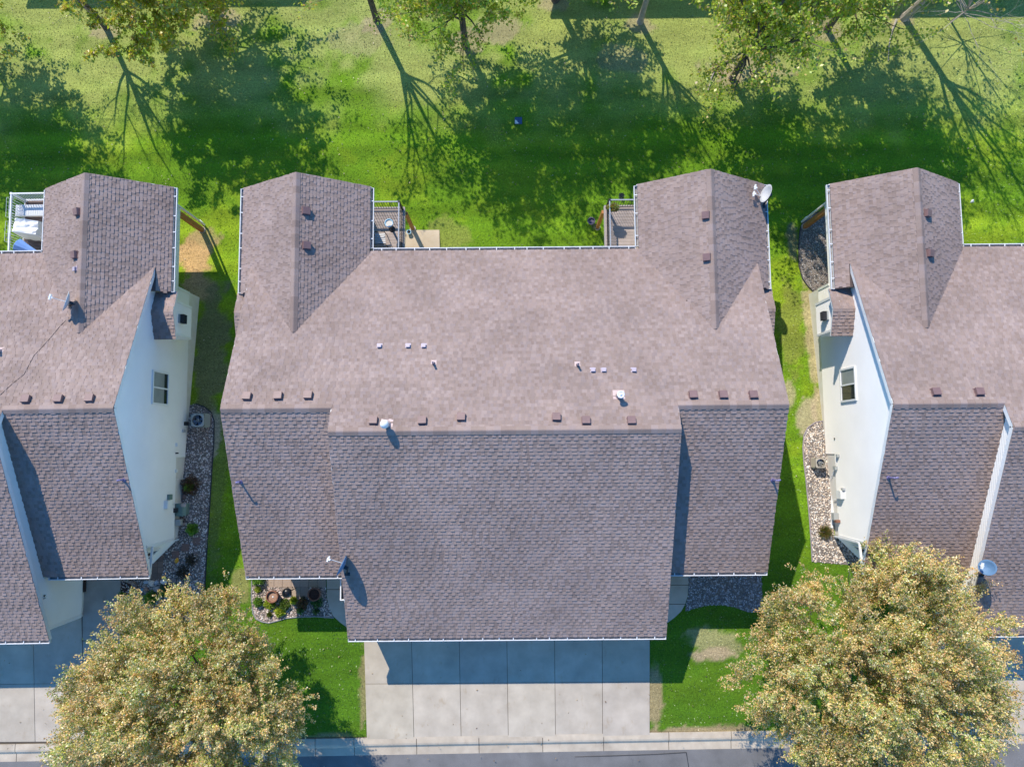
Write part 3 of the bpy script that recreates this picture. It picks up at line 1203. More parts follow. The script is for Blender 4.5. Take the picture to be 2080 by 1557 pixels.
def grass_colour(x, y):
    base = np.array([0.118, 0.232, 0.010])
    dry = np.array([0.33, 0.36, 0.115])
    soil = np.array([0.36, 0.24, 0.13])
    lush = np.array([0.058, 0.142, 0.009])
    yel = np.array([0.195, 0.29, 0.014])
    n1 = vnoise(x, y, 2.6, 1)
    n2 = vnoise(x, y, 0.8, 2)
    n3 = vnoise(x, y, 0.35, 3)
    n4 = vnoise(x, y, 0.15, 9)
    nn = 0.5 * n1 + 0.3 * n2 + 0.2 * n3
    nr_ = 0.25 * n1 + 0.3 * n2 + 0.25 * n3 + 0.2 * n4
    c = np.zeros(x.shape + (3,))
    c[:] = base
    k = smooth(.45, .75, nn)[..., None]
    c = c * (1 - k) + yel * k
    # thin dry grass near the row of trees
    d = smooth(15.0, 19.5, y + 2.2 * (n1 - .5) + 1.5 * (n2 - .5))
    d = d * smooth(.28, .62, nn + .12)
    stripe = 0.5 + 0.5 * np.sin((y + .12 * n1) * 2 * np.pi / 1.5)
    c = c * (1 + 0.26 * (stripe - .5)[..., None] * (y > 9)[..., None])
    k = (d * .75)[..., None]
    c = c * (1 - k) + dry * k
    k = smooth(16, 14, np.abs(y - 13.4) * 4 + 10)[..., None] * .35
    c = c * (1 - k * .6) + lush * k * .6
    # front yards: deep green
    k = (smooth(-3.5, -6.5, y) * .8)[..., None]
    c = c * (1 - k) + lush * k * 1.0

    def blob(px, py, rx, ry, col, amt, rough=.9):
        nonlocal c
        p = G(px, py)
        r = np.sqrt(((x - p.x) / rx) ** 2 + ((y - p.y) / ry) ** 2)
        k = (smooth(1.05, .75, r + 2.0 * rough * (nr_ - .5)) * amt)[..., None]
        c = c * (1 - k) + np.array(col) * k
    blob(395, 520, 1.25, 1.6, (0.44, 0.28, 0.135), .95)
    blob(415, 480, .9, .6, (0.34, 0.27, 0.12), .7)
    blob(400, 585, 1.0, .9, (0.36, 0.25, 0.14), .9)
    blob(425, 720, .85, 4.0, (0.17, 0.165, 0.08), .85)  # dirt in the gap, its dark brown also holding the houses' shade
    blob(440, 980, .5, 3.5, (0.13, 0.16, 0.05), .6)
    blob(1655, 690, .5, 3.4, (0.40, 0.31, 0.20), .75)
    blob(1640, 848, .55, 1.1, (0.42, 0.34, 0.24), .7)
    blob(1665, 835, .4, .8, (0.40, 0.32, 0.22), .75)
    blob(1605, 660, .7, 2.6, (0.20, 0.20, 0.05), .6)
    blob(1600, 800, .4, .7, (0.40, 0.33, 0.22), .65)
    blob(1452, 1302, 1.35, .75, (0.27, 0.265, 0.12), .9)
    blob(1445, 1328, 1.1, .3, (0.36, 0.28, 0.18), .85)
    blob(1332, 1420, .35, 1.9, (0.33, 0.25, 0.14), .85)
    blob(1420, 1483, 2.2, .22, (0.33, 0.25, 0.14), .9)
    blob(640, 1497, 2.4, .2, (0.30, 0.23, 0.12), .7)
    blob(738, 1400, .16, 2.2, (0.28, 0.22, 0.11), .7)
    blob(435, 880, .3, 1.2, (0.30, 0.27, 0.22), .8)
    blob(1010, 60, 1.2, .7, (0.36, 0.30, 0.19), .7)
    blob(1270, 120, 1.4, .8, (0.33, 0.29, 0.16), .6)
    blob(1520, 140, 2.2, .9, (0.36, 0.30, 0.19), .7)
    blob(440, 40, 1.4, .7, (0.36, 0.30, 0.19), .7)
    blob(730, 80, 1.6, .8, (0.33, 0.29, 0.16), .5)
    blob(905, 480, 1.2, .9, (0.24, 0.25, 0.06), .6)
    blob(1610, 500, .3, 1.4, (0.2, 0.17, 0.13), .7)
    blob(490, 1190, .5, .9, (0.26, 0.24, 0.09), .7)
    for (bx, by) in ((215, 60), (430, 20), (765, 45), (945, 90), (1130, 5), (1300, 48), (1485, 160), (1680, 60), (1835, 38)):
        blob(bx, by, .8, .6, (0.33, 0.27, 0.17), .7)
    return np.clip(c, 0, 1)


cb0, cb1 = W(-400, 1519, .02), W(2400, 1469, .02)
cdir = (cb1 - cb0).normalized()
cn = Vector((cdir.y, -cdir.x, 0))
ny, nx = XX.shape
YCB = cb0.y + (XX - cb0.x) * cdir.y / cdir.x
ZZ = ZGV(YY) - .45 * (YY < YCB - .02) + 0.018 * (vnoise(XX, YY, .5, 8) - .5)
me = bpy.data.meshes.new('lawn')
co = np.stack([XX, YY, ZZ], -1).reshape(-1, 3)
idx = np.arange(nx * ny).reshape(ny, nx)
q = np.stack([idx[:-1, :-1], idx[:-1, 1:], idx[1:, 1:], idx[1:, :-1]], -1).reshape(-1, 4)
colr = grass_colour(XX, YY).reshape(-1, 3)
# far ground ring
far = 600.0
ring = [(gx0, gy0), (gx1, gy0), (gx1, gy1), (gx0, gy1), (-far, -far), (far, -far), (far, far), (-far, far)]
n0 = co.shape[0]
rv = np.array([(a, b, -2.0 if b > 0 else -0.25) for a, b in ring])
rv[0, 2] = rv[1, 2] = 0.0
co = np.concatenate([co, rv])
side_l = list(idx[:, 0])
side_r = list(idx[:, -1])
faces = [tuple(f) for f in q]
faces += [(n0 + 4, n0 + 5, int(idx[0, -1]), int(idx[0, 0]))]
faces += [(int(idx[-1, 0]), int(idx[-1, -1]), n0 + 6, n0 + 7)]
faces += [tuple([n0 + 4] + [int(i) for i in side_l] + [n0 + 7])]
faces += [tuple([n0 + 6] + [int(i) for i in reversed(side_r)] + [n0 + 5])]
me.from_pydata([tuple(p) for p in co], [], [tuple(int(i) for i in f) for f in faces])
a = me.color_attributes.new('col', 'FLOAT_COLOR', 'POINT')
cc = np.ones((co.shape[0], 4), dtype=np.float32)
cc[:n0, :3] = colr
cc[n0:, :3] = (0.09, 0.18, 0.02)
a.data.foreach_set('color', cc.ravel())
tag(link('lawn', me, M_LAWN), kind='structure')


# ------------------------------------------------------------------ paved surfaces
BLOCK = []                     # polygons where no grass grows


def poly_px(pts, dz=0.0):
    return [G(x, y, dz) for x, y in pts]


def sheet(name, pts, m, dz, kind='structure', block=True, th=0.0):
    """a polygon laid over the sloping ground"""
    P = poly_px(pts)
    if block:
        BLOCK.append([(p.x, p.y) for p in P])
    bm = bmesh.new()
    f = bm.faces.new([bm.verts.new((p.x, p.y, 0)) for p in P])
    for k in range(60):
        yy = -5.0 + k * 0.3
        bmesh.ops.bisect_plane(bm, geom=bm.verts[:] + bm.edges[:] + bm.faces[:], plane_co=(0, yy, 0), plane_no=(0, 1, 0))
    bmesh.ops.triangulate(bm, faces=bm.faces[:])
    for v in bm.verts:
        v.co.z = zg(v.co.y) + dz
    for f in bm.faces:
        if f.normal.z < 0:
            f.normal_flip()
    me = bpy.data.meshes.new(name)
    bm.to_mesh(me)
    bm.free()
    o = link(name, me, m)
    return tag(o, kind=kind) if kind else o


def lerp(a, b, t):
    return a + (b - a) * t


# driveways: slabs with open joints over a dark base
def driveway(cols_front, cols_back, rows_px_mid, x_pairs, y_back_z, name='driveway'):
    pass


def slabs(parent, xl, xr, ys_, n, top=0.035):
    """n slabs between side lines xl(y), xr(y) and the y lines ys_ (front to back)"""
    for r in range(len(ys_) - 1):
        for k in range(n):
            g = 0.010
            pts = []
            for yy, t in ((ys_[r], k), (ys_[r], k + 1), (ys_[r + 1], k + 1), (ys_[r + 1], k)):
                pts.append((lerp(xl(yy), xr(yy), t / n), yy))
            cx = sum(p[0] for p in pts) / 4
            cy = sum(p[1] for p in pts) / 4
            pts = [(p[0] + (g if p[0] < cx else -g), p[1] + (g if p[1] < cy else -g)) for p in pts]
            k2 = RND.uniform(.93, 1.05)
            b = MB((k2, k2 * RND.uniform(.985, 1.0), k2 * RND.uniform(.95, 1.0)))
            b.prism(pts, -.1, top + RND.uniform(-.004, .004))
            b.build('concrete_slab', M_CONC, parent)


def line_x(p0, p1):
    return lambda y: p0.x + (p1.x - p0.x) * (y - p0.y) / (p1.y - p0.y)


yc0 = W(1040, 1499, 0.03).y
ymid = W(1040, 1386, 0.03).y
lft = line_x(W(739, 1298, .03), W(745, 1500, .03))
rgt = line_x(W(1320, 1298, .03), W(1320, 1492, .03))
dv = sheet('driveway', [(740, 1270), (1320, 1270), (1320, 1494), (745, 1499)], M_JOINT, 0.008)
slabs(dv, lft, rgt, [yc0 + .02, ymid, -7.2], 6)
dvl = sheet('driveway', [(-260, 1270), (168, 1250), (172, 1508), (-260, 1512)], M_JOINT, 0.008)
l2 = line_x(W(-230, 1300, .03), W(-230, 1500, .03))
r2 = line_x(W(167, 1300, .03), W(172, 1508, .03))
yl0 = W(80, 1508, 0.03).y
slabs(dvl, l2, r2, [yl0 + .05, W(80, 1388, .03).y, -7.2], 4)
slabs(dvl, lambda y: lerp(l2(y), r2(y), .75), r2, [-7.2 + .0, -4.98], 1)
dvr = sheet('driveway', [(1890, 1250), (2330, 1250), (2330, 1476), (1890, 1482)], M_JOINT, 0.008)
l3 = line_x(W(1893, 1290, .03), W(1893, 1480, .03))
r3 = line_x(W(2330, 1290, .03), W(2330, 1480, .03))
yr0 = W(2000, 1481, .03).y
slabs(dvr, l3, r3, [yr0 + .05, W(2000, 1372, .03).y, -7.0], 4)

# curb with its segments, road
cw = 0.74


def curb_pt(px):
    d = ray(px, 1500)
    # intersection of the pixel column with the curb line
    best, bt = None, 1e9
    for k in range(0, 1200):
        p = cb0 + cdir * (k * 0.06)
        x, y = proj(p)
        if abs(x - px) < bt:
            bt, best = abs(x - px), p
    return best


bs = MB()
bs.prism([tuple((cb0)[:2]), tuple((cb1)[:2]), tuple((cb1 + cn * (cw - .02))[:2]), tuple((cb0 + cn * (cw - .02))[:2])], -.3, -.09)
curb = tag(bs.build('curb', M_JOINT), kind='structure')
jx = [-300, -180, -100, 31.7, 162, 285, 405, 520, 640, 720, 846.6, 972, 1102.6, 1225.7, 1357.6, 1485, 1607, 1730, 1850, 1975, 2095, 2220, 2330]
jp = [curb_pt(x) for x in jx]
for i in range(len(jp) - 1):
    a, b = jp[i] + cdir * .013, jp[i + 1] - cdir * .013
    L = (b - a).length
    k2 = RND.uniform(.95, 1.04)
    mb = MB((k2, k2, k2 * .985))
    prof = [(-.02, -.2), (-.02, .035), (.22, .045), (.30, .03), (.42, -.065), (cw, -.075), (cw, -.2)]
    vs = []
    for p in (a, b):
        for o, z in prof:
            q = p + cn * o
            vs.append((q.x, q.y, z))
    n = len(prof)
    mb.add(vs, [(k, n + k, n + k + 1, k + 1) for k in range(n - 1)] + [tuple(range(n)), tuple(reversed(range(n, 2 * n)))])
    mb.build('curb_segment', M_CURB, curb)
rd = MB()
ra, rb_ = cb0 - cdir * 400 + cn * (cw + .0), cb1 + cdir * 400 + cn * (cw + .0)
rd.face([(ra.x, ra.y, -.08), (ra.x + cn.x * 9, ra.y + cn.y * 9, -.02), (rb_.x + cn.x * 9, rb_.y + cn.y * 9, -.02), (rb_.x, rb_.y, -.08)])
rd.face([(ra.x, ra.y, -.08), (rb_.x, rb_.y, -.08), (rb_.x, rb_.y, -.4), (ra.x, ra.y, -.4)])
tag(rd.build('road', M_ROAD), kind='structure')
BLOCK.append([(cb0.x - 5, cb0.y), (cb1.x + 5, cb1.y), (cb1.x + 5, cb1.y - 20), (cb0.x - 5, cb0.y - 20)])
# crack-sealed patch edges on the asphalt
cr = MB()
for pts in (((1168, 1536), (1240, 1534), (1330, 1531), (1394, 1527)), ((1394, 1527), (1397, 1545), (1401, 1570)), ((157, 1541), (159, 1552), (160, 1570))):
    P = [W(*q, -.073) for q in pts]
    cr.tube(P, [.012 + .01 * RND.random() for _ in P], 5)
tag(cr.build('crack_seal', M_DARK), 'black sealed crack outlining a patch in the asphalt by the curb', 'road crack')

# ground-level house floors keep grass out
for h in HOUSES:
    BLOCK.append([tuple((HM[h] @ Vector(p))[:2]) for p in ((-10.2, -3.9, 0), (-6.2, -4.9, 0), (-6.2, -7.1, 0), (6.2, -7.1, 0), (6.2, -4.9, 0), (10.2, -3.9, 0), (10.2, 7.2, 0), (-10.2, 7.2, 0))])


def pieces(parent_name, polys, m, top, piece, th=.12, base=None, tone=(1, 1, 1), vary=.06):
    """a paved surface whose pieces are children of a dark base sheet"""
    bo = sheet(parent_name, base or polys[0], M_JOINT, 0.008)
    for pl in polys:
        P = poly_px(pl)
        cx = sum(p.x for p in P) / len(P)
        cy = sum(p.y for p in P) / len(P)
        g = .008
        pts = []
        for p in P:
            d = Vector((p.x - cx, p.y - cy))
            d = d - d.normalized() * g * 1.4
            pts.append((cx + d.x, cy + d.y))
        k = RND.uniform(1 - vary, 1 + vary)
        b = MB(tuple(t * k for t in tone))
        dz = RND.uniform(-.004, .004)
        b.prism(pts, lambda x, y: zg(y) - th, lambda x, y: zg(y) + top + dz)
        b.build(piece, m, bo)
    return bo


# walks beside the middle house
pieces('walkway', [[(663, 1150), (704, 1150), (704, 1196), (664, 1196)],
                   [(664, 1196.5), (704, 1196.5), (708, 1275), (703, 1272), (692, 1264), (677, 1251), (668, 1232), (664, 1211)]],
       M_CONC, .03, 'concrete_slab', base=[(663, 1150), (704, 1150), (708, 1275), (692, 1264), (677, 1251), (668, 1232), (664, 1211)])
pieces('walkway', [[(1355, 1140), (1398, 1140), (1398, 1187), (1355, 1187)],
                   [(1355, 1187.5), (1398, 1187.5), (1397, 1210), (1392, 1226), (1355, 1226)],
                   [(1355, 1226.5), (1391.5, 1226.5), (1384, 1240), (1372, 1252), (1357, 1263), (1350, 1264)]],
       M_CONC, .03, 'concrete_slab', base=[(1355, 1140), (1398, 1140), (1397, 1210), (1392, 1226), (1384, 1240), (1372, 1252), (1355, 1263)])
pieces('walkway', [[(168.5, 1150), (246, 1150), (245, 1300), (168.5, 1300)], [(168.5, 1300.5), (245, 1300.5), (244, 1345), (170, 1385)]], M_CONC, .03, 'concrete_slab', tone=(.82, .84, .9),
       base=[(168, 1150), (246, 1150), (244, 1345), (168, 1385)])
# concrete pad under the left deck of the middle house
pieces('concrete_pad', [[(822, 467.5), (893, 467), (894, 530), (822, 530)]], M_CONC, .04, 'concrete_slab', tone=(1.05, .98, .86))

# patio pavers
patio_cols = [(0.36, 0.275, 0.215), (0.40, 0.31, 0.25), (0.33, 0.26, 0.21), (0.30, 0.25, 0.215), (0.38, 0.30, 0.23)]
cellx = [523.5, 541, 557, 574, 592, 610, 627.3, 645, 662.5]
rowy = [1147, 1164, 1175, 1192, 1210.5]
polys = []
for r in range(4):
    for c in range(8):
        if r == 3 and c not in (3, 4, 5):
            continue
        if r < 3 and c == 0:
            continue
        if r == 3 and c == 3:
            pass
        polys.append([(cellx[c], rowy[r]), (cellx[c + 1], rowy[r]), (cellx[c + 1], rowy[r + 1]), (cellx[c], rowy[r + 1])])
bo = sheet('patio', [(541, 1140), (662.5, 1140), (662.5, 1192), (627, 1192), (627, 1210.5), (574, 1210.5), (574, 1192), (541, 1192)], M_JOINT, .008)
for pl in polys:
    P = poly_px(pl)
    cx, cy = sum(p.x for p in P) / 4, sum(p.y for p in P) / 4
    b = MB(RND.choice(patio_cols))
    b.prism([(lerp(cx, p.x, .965), lerp(cy, p.y, .965)) for p in P], -.08, .035 + RND.uniform(-.004, .004))
    b.build('paver', M_PAV, bo)
# porch pavers of the left house
bo = sheet('porch_paving', [(262, 1168), (300, 1140), (312, 1127), (332, 1127), (332, 1176), (262, 1176)], M_JOINT, .008)
for r in range(4):
    for c in range(6):
        x0, y0 = 264 + c * 11.4, 1127 + r * 12.2
        pl = [(x0, y0), (x0 + 11.2, y0), (x0 + 11.2, y0 + 12), (x0, y0 + 12)]
        P = poly_px(pl)
        cx, cy = sum(p.x for p in P) / 4, sum(p.y for p in P) / 4
        if (HI['L'] @ Vector((cx, cy, 0))).x < 9.3 and (HI['L'] @ Vector((cx, cy, 0))).y > -4.95:
            continue
        lp = HI['L'] @ Vector((cx, cy, 0))
        if lp.x + (-lp.y) < 14.3 and lp.y > -4.9:
            continue
        k = RND.uniform(.8, 1.1)
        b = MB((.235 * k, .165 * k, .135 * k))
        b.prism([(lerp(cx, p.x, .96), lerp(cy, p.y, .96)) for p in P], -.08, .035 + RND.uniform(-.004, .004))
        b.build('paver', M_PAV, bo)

# ------------------------------------------------------------------ gravel beds
BEDS = {
    'left': [(381, 824), (398, 820), (414, 825), (428, 836), (435, 855), (434, 900), (430, 960), (424, 1060), (420, 1120), (416, 1190), (412, 1260), (260, 1270), (246, 1262), (246, 1176), (330, 1176), (332, 1127), (318, 1127), (362, 1092), (369, 1000)],
    'middle': [(511.6, 1150), (511, 1216.5), (514, 1245), (520, 1256), (532, 1262), (546, 1264.5), (562, 1260.5), (580, 1255), (602.5, 1252.5), (640, 1251), (678, 1254), (668, 1232), (663, 1211), (663, 1192), (627, 1192), (627, 1210.5), (574, 1210.5), (574, 1192), (541, 1192), (541, 1150)],
    'dark': [(1398, 1150), (1545, 1150), (1548, 1200), (1549, 1240), (1520, 1243), (1490, 1232), (1465, 1228), (1435, 1228), (1410, 1235), (1392, 1241), (1393, 1226), (1397.5, 1210)],
    'right': [(1683, 853), (1668, 855), (1655, 858), (1641, 868), (1633, 883), (1631, 909), (1633, 940), (1637, 973), (1643, 1037), (1647, 1090), (1650, 1140), (1760, 1150), (1760, 1120), (1725, 1105), (1694, 1090), (1694, 1000), (1690, 900)],
    'rear': [(1690, 428), (1670, 430), (1648, 433), (1633, 445), (1625, 465), (1622, 500), (1623, 540), (1630, 565), (1640, 580), (1652, 592), (1672, 600), (1690, 600)],
}
STONE_COLS = {
    'left': [(.34, .30, .29), (.44, .37, .33), (.55, .52, .50), (.22, .18, .17), (.40, .30, .25), (.14, .12, .13), (.62, .58, .55)],
    'middle': [(.50, .40, .36), (.60, .50, .45), (.42, .33, .29), (.66, .61, .57), (.34, .26, .23), (.55, .42, .36)],
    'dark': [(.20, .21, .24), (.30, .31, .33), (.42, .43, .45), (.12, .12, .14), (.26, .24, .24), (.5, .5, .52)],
    'right': [(.50, .43, .36), (.60, .54, .47), (.44, .36, .30), (.66, .62, .57), (.36, .29, .25), (.55, .44, .33), (.30, .30, .30)],
    'rear': [(.24, .22, .21), (.33, .31, .30), (.44, .42, .41), (.16, .14, .14), (.30, .25, .22)],
}


def in_poly(x, y, poly):
    res = np.zeros(x.shape, dtype=bool)
    n = len(poly)
    j = n - 1
    for i in range(n):
        xi, yi, xj, yj = poly[i][0], poly[i][1], poly[j][0], poly[j][1]
        c = ((yi > y) != (yj > y)) & (x < (xj - xi) * (y - yi) / (yj - yi + 1e-12) + xi)
        res ^= c
        j = i
    return res


def octa(P, S, A, col):
    """lumpy stones: eight faces each, built as triangles"""
    n = len(P)
    base = np.array([(1, 0, 0), (0, 1, 0), (-1, 0, 0), (0, -1, 0), (0, 0, 1), (0, 0, -1)], float)
    v = base[None] * (S[:, None, :] * NR.uniform(.75, 1.2, (n, 6, 1)))
    ca, sa = np.cos(A)[:, None], np.sin(A)[:, None]
    x = v[..., 0] * ca - v[..., 1] * sa
    y = v[..., 0] * sa + v[..., 1] * ca
    v = np.stack([x, y, v[..., 2]], -1) + P[:, None, :]
    tri = np.array([(0, 1, 4), (1, 2, 4), (2, 3, 4), (3, 0, 4), (1, 0, 5), (2, 1, 5), (3, 2, 5), (0, 3, 5)])
    f = v[:, tri, :].reshape(-1, 3, 3)
    return f, np.repeat(col, 8, axis=0)


BED_LABEL = {'left': 'shaded', 'middle': 'x', 'dark': 'x', 'right': 'x', 'rear': 'x'}
for k, pts in BEDS.items():
    bo = sheet('gravel_bed', pts, M_BED, 0.012)
    P = [(p.x, p.y) for p in poly_px(pts)]
    x0, x1 = min(p[0] for p in P), max(p[0] for p in P)
    y0, y1 = min(p[1] for p in P), max(p[1] for p in P)
    n = int((x1 - x0) * (y1 - y0) * 330)
    x, y = NR.uniform(x0, x1, n), NR.uniform(y0, y1, n)
    ok = in_poly(x, y, P)
    x, y = x[ok], y[ok]
    n = len(x)
    s = NR.uniform(.018, .042, n)
    z = ZGV(y) + .012 + s * .35
    S = np.stack([s * NR.uniform(.8, 1.5, n), s, s * .7], -1)
    cl = {'left': 1.2, 'right': 1.35, 'middle': 1.1}.get(k, 1.0) * np.array(STONE_COLS[k])[NR.integers(0, len(STONE_COLS[k]), n)] * NR.uniform(.8, 1.15, (n, 1))
    f, c = octa(np.stack([x, y, z], -1), S, NR.uniform(0, 6.28, n), cl)
    tag(link('gravel', np_mesh('gravel', f, 3, c), M_STONE), kind='stuff')


def edging(pts, m=M_EDGE, hgt=.05, r=.028, label=None):
    P = poly_px(pts, hgt * .5)
    fine = []
    for i in range(len(P) - 1):
        for t in (0, .5):
            fine.append(P[i].lerp(P[i + 1], t))
    fine.append(P[-1])
    b = MB()
    b.tube(fine, r, 6)
    o = b.build('bed_edging', m)
    return tag(o, label, 'garden edging')


edging(BEDS['left'][1:12], label='black plastic edging around the shaded gravel strip beside the beige siding')
edging(BEDS['middle'][0:11], mat('grey_edging', (.25, .25, .26), .6), label='grey edging curving around the sunny flower bed in front of the patio')
edging(BEDS['right'][0:11], mat('purple_grey_edging', (.28, .24, .27), .6), label='purplish edging strip around the sunlit tan gravel beside the white siding')
edging(BEDS['rear'][1:10], label='black edging around the dark gravel under the porch of the right house')

# ------------------------------------------------------------------ leaves and trees
def leaf_quads(P, D, ln, wd, cols):
    """one folded quad per leaf; P base points, D directions"""
    n = len(P)
    r = NR.normal(size=(n, 3)) * .75 + np.array([0, 0, 1.0])
    D = D / np.linalg.norm(D, axis=1, keepdims=True)
    S = np.cross(D, r)
    S /= np.linalg.norm(S, axis=1, keepdims=True) + 1e-9
    Nn = np.cross(S, D)
    ln = ln[:, None]
    wd = wd[:, None]
    a = P
    b = P + D * ln * .5 + S * wd * .5 + Nn * wd * .12
    c = P + D * ln
    d = P + D * ln * .5 - S * wd * .5 + Nn * wd * .12
    return np.stack([a, b, c, d], 1), cols


def leaves_obj(name, P, D, ln, wd, cols, m, parent=None):
    v, c = leaf_quads(P, D, ln, wd, cols)
    return link(name, np_mesh(name, v, 4, c), m, parent)


def branch(mb, p, d, L, r, lev, maxlev, rng, tips, up=0.06, wob=.12, sub=4, spread=.7, first=.35):
    n = 5 if lev < 2 else 3
    pts, rad = [p.copy()], [r]
    q, dd = p.copy(), d.normalized()
    for i in range(n):
        dd = (dd + Vector((rng.gauss(0, wob), rng.gauss(0, wob), rng.gauss(0, wob) + up))).normalized()
        q = q + dd * (L / n)
        pts.append(q.copy())
        rad.append(max(r * (1 - .78 * (i + 1) / n), .004))
    mb.tube(pts, rad, 7 if lev == 0 else (5 if lev == 1 else 3))
    if lev >= 1:
        for a in range(1, len(pts)):
            tips.append((pts[a], (pts[a] - pts[a - 1]).normalized(), lev))
    if lev < maxlev:
        k = sub if lev > 0 else sub + 2
        for i in range(k):
            t = first + (1 - first) * (i + rng.random() * .8) / k
            t = min(t, .98)
            f = t * n
            j = int(f)
            pp = pts[j].lerp(pts[j + 1], f - j)
            ang = rng.uniform(0, 2 * math.pi)
            ax = Vector((math.cos(ang), math.sin(ang), rng.uniform(-.1, .35)))
            nd = (pts[j + 1] - pts[j]).normalized() * (1 - spread * .55) + ax * spread
            branch(mb, pp, nd, L * rng.uniform(.42, .62), rad[j] * .62, lev + 1, maxlev, rng, tips, up, wob * 1.15, sub, spread, .25)


def back_tree(px, py, hgt, R, leaves, cols, label, bark, seed, lean=(0, 0), maxlev=3, lsize=.15, trunk_h=.34, droop=0.0, bare=False, off=(0, 0, 0)):
    rng = random.Random(seed)
    base = W(px, py, -2.0)
    root = empty('tree', base, 0, label, 'tree', 'row of trees behind the houses')
    mb = MB()
    tips = []
    th = hgt * trunk_h
    d = Vector((lean[0], lean[1], 1)).normalized()
    p0 = Vector((0, 0, -.15))
    r0 = hgt * (.0155 if seed != 14 else .009)
    if seed == 14:
        th = hgt * .22
    top = d * th
    mb.tube([p0, d * th * .08, d * th * .5, top], [r0 * 1.5, r0 * 1.08, r0, r0 * .85], 9)
    nl = 5 if not bare else 6
    for i in range(nl):
        a = 2 * math.pi * (i + rng.random() * .6) / nl
        sp = rng.uniform(.35, .75)
        dd = Vector((math.cos(a) * sp, math.sin(a) * sp, 1.0)) + Vector((lean[0], lean[1], 0))
        branch(mb, top * rng.uniform(.75, 1.0), dd, (hgt - th) * rng.uniform(.62, .85), r0 * .55, 1, maxlev, rng, tips, .05, .10, 4, .62)
    mb.tube([top, top + d * (hgt - th) * .5 + Vector((rng.gauss(0, .2), rng.gauss(0, .2), 0)), d * hgt * .95], [r0 * .8, r0 * .4, .012], 6)
    if not bare or seed == 14:         # low limbs
        for i in range(7 if not bare else 12):
            a = rng.uniform(0, 6.28)
            dd = Vector((math.cos(a), math.sin(a), .25))
            branch(mb, top * rng.uniform(.6, 1.0), dd, R * rng.uniform(.6, .95), r0 * .35, 1, 3, rng, tips, -.01, .12, 3, .6)
    mb.build('trunk', bark, root)
    if leaves:
        T = np.array([tuple(t[0]) for t in tips if t[2] >= 2])
        nr = np.random.default_rng(seed)
        if bare:
            i = nr.integers(0, len(T), leaves)
            P = T[i] + nr.normal(0, .1, (leaves, 3))
            D = nr.normal(0, 1, (leaves, 3))
        else:
            nc = 430
            d = nr.normal(size=(nc, 3))
            d /= np.linalg.norm(d, axis=1, keepdims=True)
            th_ = np.arctan2(d[:, 1], d[:, 0])
            rr = nr.random(nc) ** .45 * (1 + .16 * np.sin(4 * th_ + seed) + .1 * np.sin(9 * th_ + 3 * d[:, 2]))
            cz = hgt * .62
            cen = d * rr[:, None] * np.array([R, R, hgt * .35]) + np.array([lean[0] * cz + off[0], lean[1] * cz + off[1], cz + off[2]])
            k = nr.integers(0, nc, leaves)
            spray = nr.normal(0, 1, (nc, 3)) * np.array([.42, .42, .18])
            t = nr.random((leaves, 1))
            P = cen[k] + spray[k] * (t - .5) * 1.5 + nr.normal(0, .095, (leaves, 3)) * np.array([1, 1, .6])
            sc = nr.random(leaves) < .15                      # stray leaves on the twigs
            P[sc] = T[nr.integers(0, len(T), int(sc.sum()))] + nr.normal(0, .12, (int(sc.sum()), 3))
            D = spray[k] + nr.normal(0, .6, (leaves, 3))
        cl = np.array(cols)[nr.integers(0, len(cols), leaves)] * nr.uniform(.75, 1.2, (leaves, 1))
        o = leaves_obj('crown', P, D, NR.uniform(.7, 1.25, leaves) * lsize, NR.uniform(.6, .95, leaves) * lsize, cl, M_LEAF, root)
    return root


YG = [(.56, .60, .03), (.66, .64, .05), (.46, .56, .03), (.70, .60, .09), (.64, .42, .08)]
GR = [(.46, .60, .03), (.56, .64, .05), (.38, .54, .03), (.64, .66, .08), (.66, .50, .14)]
BT = [
    (-25, 100, 9.0, 3.3, 24000, YG, 'leafy tree at the left edge of the back lawn', M_BARK, 1, (.05, 0), False),
    (215, 55, 9.0, 3.0, 0, YG, 'nearly bare tree whose thin branch shadows fan out near the left house', M_BARK, 2, (0, 0), True),
    (430, 15, 9.2, 4.0, 38000, YG, 'golden green leafy tree with forked trunk second from the upper left corner', M_BARK, 3, (0, 0), False),
    (765, 40, 9.6, 3.4, 1200, YG, 'sparse tree casting long bare branch shadows toward the middle house deck', M_BARK, 4, (0, 0), True),
    (945, 92, 10.0, 3.3, 25000, GR, 'leafy green tree shading the lawn behind the middle house', M_BARK, 5, (0, 0), False),
    (1128, 0, 10.6, 3.3, 25000, GR, 'tall leafy tree at the top edge with several stems in its shadow', M_BARK, 6, (0, 0), False),
    (1300, 45, 9.0, 3.2, 300, YG, 'grey bare tree between two leafy green trees', M_PALE, 7, (0, 0), True),
    (1487, 160, 9.6, 3.2, 26000, GR, 'yellow green tree nearest to the house with low hanging boughs', M_BARK, 8, (0, 0), False),
    (1680, 60, 9.8, 3.2, 24000, GR, 'leafy tree standing left of the pale leaning trunk', M_BARK, 9, (0, 0), False),
    (1836, 36, 11.2, 3.6, 900, YG, 'bare tree with pale trunk and long twigs at upper right', M_PALE, 10, (.10, -.02), True),
]
BT.append((1932, 44, 6.0, 4.2, 500, YG, 'grey twiggy tree with drooping bare branches in the upper right corner', M_PALE, 14, (.05, -.12), True))
for (px, py, hh, R, nl, cols, lab, bark, seed, lean, bare) in BT:
    back_tree(px, py, hh, R, nl, cols, lab, bark, seed, lean, 4 if bare else 3, bare=bare, off={3: (-1.1, -1.1, -.8), 5: (0, .9, 0), 6: (0, .4, 0), 8: (.2, 1.1, .2), 9: (.3, .5, .3)}.get(seed, (0, 0, 0)))


